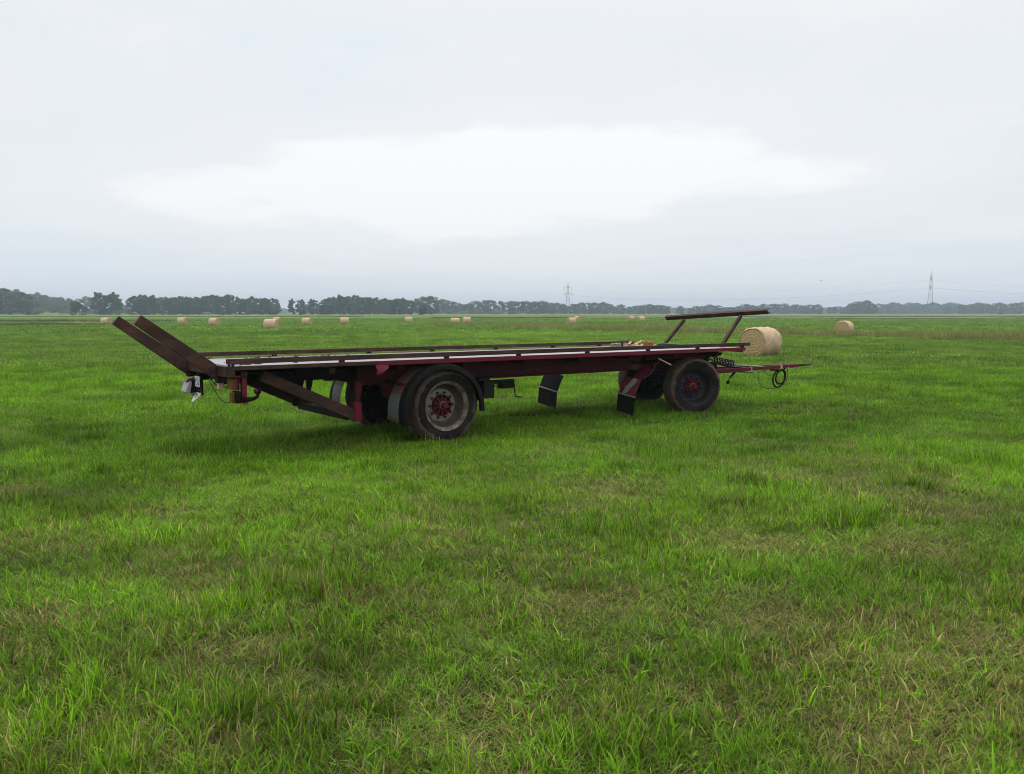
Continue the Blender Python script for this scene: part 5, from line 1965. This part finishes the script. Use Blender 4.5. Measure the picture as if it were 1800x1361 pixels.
def lay_grass(name, meshes, x, y, label, size=1.0, dark_clumps=0.0, kinds=(4, 2, 2)):
    n = len(x)
    dry, hgt, hue, lum = patches(x, y)
    u = rng.random(n)
    ng_, nd, nw = kinds[:3]                # upright green, dry thatch, wispy long; then broad leaved
    pick = (rng.random(n) * ng_).astype(int)
    isd = u < 0.06 + 0.42 * dry
    pick = np.where(isd, ng_ + (rng.random(n) * nd).astype(int), pick)
    wisp = (rng.random(n) < 0.035 + 0.12 * sstep(0.6, 0.75, fbm(x / 1.7, y / 1.5, 15, 2)))
    pick = np.where(wisp & ~isd, ng_ + nd + (rng.random(n) * nw).astype(int), pick)
    if len(kinds) > 3:
        broad = rng.random(n) < 0.05 + 0.10 * sstep(0.58, 0.72, fbm(x / 0.8, y / 0.7, 19, 2))
        pick = np.where(broad & ~isd, ng_ + nd + nw + (rng.random(n) * kinds[3]).astype(int), pick)
    s = size * hgt * (1 - 0.38 * dry) * (0.75 + 0.5 * rng.random(n))
    P = np.stack([x, y, gh(x, y) - 0.006], 1)
    rot = np.stack([(rng.random(n) - 0.5) * 0.3, (rng.random(n) - 0.5) * 0.3, rng.random(n) * 6.283], 1)
    scl = np.stack([size * (0.8 + 0.4 * rng.random(n))] * 2 + [s], 1)
    tint = np.stack([np.clip(dry * 0.72 + 0.02 + 0.075 * sstep(11, 4.5, y) + 0.12 * (rng.random(n) - 0.5), 0, 0.9), lum * (0.68 + 0.64 * rng.random(n)), hue], 1)
    return scatter(name, meshes, P, rot, scl, pick, tint, label, 'grass')


g0 = np.random.default_rng(3)
near_m = [tuft_mesh('grass_clump', g0, 24, 0.05, 0.045, 0.18, 0.0036, 0.0086, 5, 0.85, M['grass'], 0.6) for _ in range(4)]
near_m += [tuft_mesh('grass_clump', g0, 34, 0.11, 0.05, 0.14, 0.0018, 0.004, 4, 0.9, M['grass'], 0.6, 0.5) for _ in range(2)]
near_m += [tuft_mesh('grass_clump', g0, 12, 0.05, 0.16, 0.30, 0.0025, 0.0056, 7, 0.55, M['grass'], 0.85) for _ in range(2)]
near_m += [tuft_mesh('grass_clump', g0, 11, 0.035, 0.08, 0.20, 0.008, 0.014, 5, 0.85, M['grass'], 0.55) for _ in range(2)]
near_m += [tuft_mesh('grass_clump', g0, 22, 0.06, 0.015, 0.05, 0.012, 0.022, 3, 0.8, M['grass'], 0.5, 0.3)]
x, y = in_view(330, 1.6, 9.5)
# low thatch of short lying blades, green and withered, that closes the sward
thatch_m = [tuft_mesh('grass_clump', g0, 46, 0.13, 0.04, 0.11, 0.0020, 0.0048, 3, 0.9, M['grass'], 0.4, 0.55) for _ in range(3)]
thatch_m += [tuft_mesh('grass_clump', g0, 40, 0.13, 0.05, 0.13, 0.0018, 0.004, 3, 0.7, M['grass'], 0.4, 0.95) for _ in range(3)]
xt, yt = in_view(185, 1.6, 13)
n = len(xt)
dry, hgt, hue, lum = patches(xt, yt)
scatter('grass_thatch', thatch_m, np.stack([xt, yt, gh(xt, yt) - 0.004], 1), np.stack([np.zeros(n), np.zeros(n), rng.random(n) * 6.283], 1),
        np.stack([0.85 + 0.4 * rng.random(n)] * 2 + [0.55 + 0.6 * rng.random(n)], 1), rng.integers(0, 6, n),
        np.stack([np.clip(0.25 + 0.55 * dry + 0.2 * (rng.random(n) - 0.5), 0, 0.85), lum * (0.72 + 0.5 * rng.random(n)), hue], 1), 'short thatch of green and withered blades between the grass tufts', 'grass')
# tufts stand in clumps with thin spots between them
k = rng.random(len(x)) < 0.40 + 1.0 * sstep(0.40, 0.72, fbm(x / 0.34, y / 0.32, 44, 2))
x, y = x[k], y[k]
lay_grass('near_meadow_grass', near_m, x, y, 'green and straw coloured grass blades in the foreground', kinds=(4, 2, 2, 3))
mid_m = [tuft_mesh('grass_clump', g0, 60, 0.20, 0.05, 0.15, 0.0045, 0.010, 3, 0.75, M['grass'], 0.5) for _ in range(4)]
mid_m += [tuft_mesh('grass_clump', g0, 50, 0.22, 0.05, 0.13, 0.004, 0.007, 3, 0.9, M['grass'], 0.5, 0.4) for _ in range(2)]
mid_m += [tuft_mesh('grass_clump', g0, 26, 0.16, 0.15, 0.28, 0.004, 0.008, 5, 0.5, M['grass'], 0.75) for _ in range(2)]
x, y = in_view(75, 9.2, 27)
k = rng.random(len(x)) < 0.5 + 0.8 * sstep(0.40, 0.72, fbm(x / 0.5, y / 0.45, 45, 2))
x, y = x[k], y[k]
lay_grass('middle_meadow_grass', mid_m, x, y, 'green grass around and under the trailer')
far_m = [tuft_mesh('grass_clump', g0, 90, 0.45, 0.06, 0.17, 0.014, 0.026, 2, 0.6, M['fargrass'], 0.3) for _ in range(4)]
far_m += [tuft_mesh('grass_clump', g0, 70, 0.45, 0.05, 0.13, 0.010, 0.02, 2, 0.9, M['fargrass'], 0.4, 0.3) for _ in range(2)]
far_m += [tuft_mesh('grass_clump', g0, 50, 0.4, 0.12, 0.26, 0.010, 0.02, 3, 0.5, M['fargrass'], 0.6) for _ in range(2)]
x, y = in_view(13, 26, 78, 4)
lay_grass('far_meadow_grass', far_m, x, y, 'even green grass of the meadow behind the trailer')
vfar_m = [tuft_mesh('grass_clump', g0, 110, 1.3, 0.07, 0.19, 0.05, 0.09, 2, 0.6, M['fargrass'], 0.3) for _ in range(4)]
vfar_m += [tuft_mesh('grass_clump', g0, 80, 1.3, 0.05, 0.14, 0.04, 0.07, 2, 0.9, M['fargrass'], 0.4, 0.3) for _ in range(2)]
vfar_m += [tuft_mesh('grass_clump', g0, 60, 1.1, 0.15, 0.30, 0.04, 0.07, 2, 0.5, M['fargrass'], 0.6) for _ in range(2)]
x, y = in_view(1.5, 76, 255, 8)
lay_grass('distant_meadow_grass', vfar_m, x, y, 'distant green grass around the bales')

# strip of tall dry grass along the ditch that crosses the meadow
dry_m = [tuft_mesh('grass_clump', g0, 46, 0.35, 0.3, 0.85, 0.008, 0.018, 3, 0.4, M['drygrass'], 0.35) for _ in range(4)]
dry_m += [tuft_mesh('grass_clump', g0, 60, 0.4, 0.2, 0.55, 0.008, 0.018, 3, 0.55, M['drygrass'], 0.4) for _ in range(2)]
line = np.array([(-14.0, 130.0), (1.5, 107.0), (11.8, 83.0), (26.6, 63.0), (34.8, 54.5), (52.0, 40.0)])
P_ = []
for i in range(len(line) - 1):
    a, b = line[i], line[i + 1]
    Ls = np.linalg.norm(b - a)
    n = int(Ls * 34)
    t_ = rng.random(n)[:, None]
    nr_ = np.array([-(b - a)[1], (b - a)[0]]) / Ls
    off = rng.normal(size=(n, 1)) * (1.5 + 0.5 * (i >= 2))
    P_.append(a + (b - a) * t_ + nr_ * off)
P_ = np.concatenate(P_)
dens = fbm(P_[:, 0] / 5, P_[:, 1] / 5, 5, 2)
P_ = P_[rng.random(len(P_)) < 0.35 + 1.0 * dens]
n = len(P_)
tall = 0.5 + 0.75 * fbm(P_[:, 0] / 3, P_[:, 1] / 3, 7, 2)
scatter('dry_ditch_grass', dry_m, np.stack([P_[:, 0], P_[:, 1], gh(P_[:, 0], P_[:, 1])], 1), np.stack([np.zeros(n), np.zeros(n), rng.random(n) * 6.28], 1),
        np.stack([0.8 + 0.4 * rng.random(n)] * 2 + [tall * (0.8 + 0.5 * rng.random(n))], 1), rng.integers(0, 6, n),
        np.stack([0.10 + 0.30 * rng.random(n), 0.62 + 0.40 * rng.random(n), rng.random(n)], 1), 'strip of tall dry yellowish grass crossing the meadow', 'grass')

# darker reed and sedge patches far out on the left and along the ditches
reed_m = [tuft_mesh('grass_clump', g0, 60, 0.7, 0.25, 0.75, 0.03, 0.07, 2, 0.35, M['reed'], 0.3) for _ in range(4)]
P_ = []
for cx_, cy_, wx, wy, n in ((px_x(45, 180), 180, 10, 6, 170), (px_x(85, 176), 176, 9, 5, 150), (px_x(62, 128), 128, 6, 3.0, 150), (px_x(10, 178), 178, 9, 5, 130), (px_x(165, 172), 172, 5, 4, 90),
                            (px_x(265, 178), 178, 4, 3, 70), (px_x(105, 122), 122, 5, 2.5, 50), (px_x(20, 122), 122, 6, 2.5, 50)):
    P_.append(np.stack([cx_ + rng.normal(size=n) * wx, cy_ + rng.normal(size=n) * wy], 1))
n = 1100
t_ = rng.random(n)
P_.append(np.stack([px_x(-60, 345) + t_ * (px_x(640, 345) - px_x(-60, 345)), 345 + rng.normal(size=n) * 4], 1))
n = 900
t_ = rng.random(n)
P_.append(np.stack([px_x(760, 300) + t_ * (px_x(1000, 300) - px_x(760, 300)), 300 + rng.normal(size=n) * 6], 1))
n = 2600
t_ = rng.random(n)
P_.append(np.stack([px_x(960, 265) + t_ * (px_x(1900, 265) - px_x(960, 265)), 264 + rng.normal(size=n) * 2.5], 1))
n = 1200
t_ = rng.random(n)
P_.append(np.stack([px_x(1300, 330) + t_ * (px_x(1900, 330) - px_x(1300, 330)), 326 + rng.normal(size=n) * 3], 1))
P_ = np.concatenate(P_)
n = len(P_)
sc_ = (0.5 + 0.7 * fbm(P_[:, 0] / 7, P_[:, 1] / 7, 8, 2)) * np.where(P_[:, 1] > 250, 0.55, 0.8)
scatter('dark_reed_patches', reed_m, np.stack([P_[:, 0], P_[:, 1], gh(P_[:, 0], P_[:, 1])], 1), np.stack([np.zeros(n), np.zeros(n), rng.random(n) * 6.28], 1),
        np.stack([sc_ * 1.3, sc_ * 1.3, sc_], 1), rng.integers(0, 4, n), np.stack([0.25 + 0.3 * rng.random(n), 0.75 + 0.4 * rng.random(n), rng.random(n)], 1),
        'dark green reed and sedge patches far out on the meadow', 'reeds')
# single dry tuft on the left meadow
n = 26
cx_ = px_x(141, 150)
P_ = np.stack([cx_ + rng.normal(size=n) * 1.5, 150 + rng.normal(size=n) * 0.8], 1)
scatter('dry_grass_tussock', dry_m, np.stack([P_[:, 0], P_[:, 1], gh(P_[:, 0], P_[:, 1])], 1), np.stack([np.zeros(n), np.zeros(n), rng.random(n) * 6.28], 1),
        np.stack([np.full(n, 1.2), np.full(n, 1.2), np.full(n, 1.0)], 1), rng.integers(0, 6, n), np.stack([np.full(n, 0.9), np.full(n, 0.95), np.full(n, 0.5)], 1),
        'rusty tan dry tussock on the left meadow near the leftmost bale', 'tussock')

# ------------------------------------------------------------------ hazy air
hz = bpy.data.materials.new('haze')
hz.use_nodes = True
hz.node_tree.nodes.clear()
pv = hz.node_tree.nodes.new('ShaderNodeVolumePrincipled')
pv.inputs['Color'].default_value = (0.74, 0.87, 1.0, 1)
pv.inputs['Density'].default_value = 0.00040
pv.inputs['Anisotropy'].default_value = 0.0
ho = hz.node_tree.nodes.new('ShaderNodeOutputMaterial')
hz.node_tree.links.new(pv.outputs[0], ho.inputs['Volume'])
o = MB().box(-4400, 4400, -120, 4400, -3.0, 75.0).build('haze', hz, None)
tag(o, 'thin pale haze over the meadow', 'haze', kind='stuff')
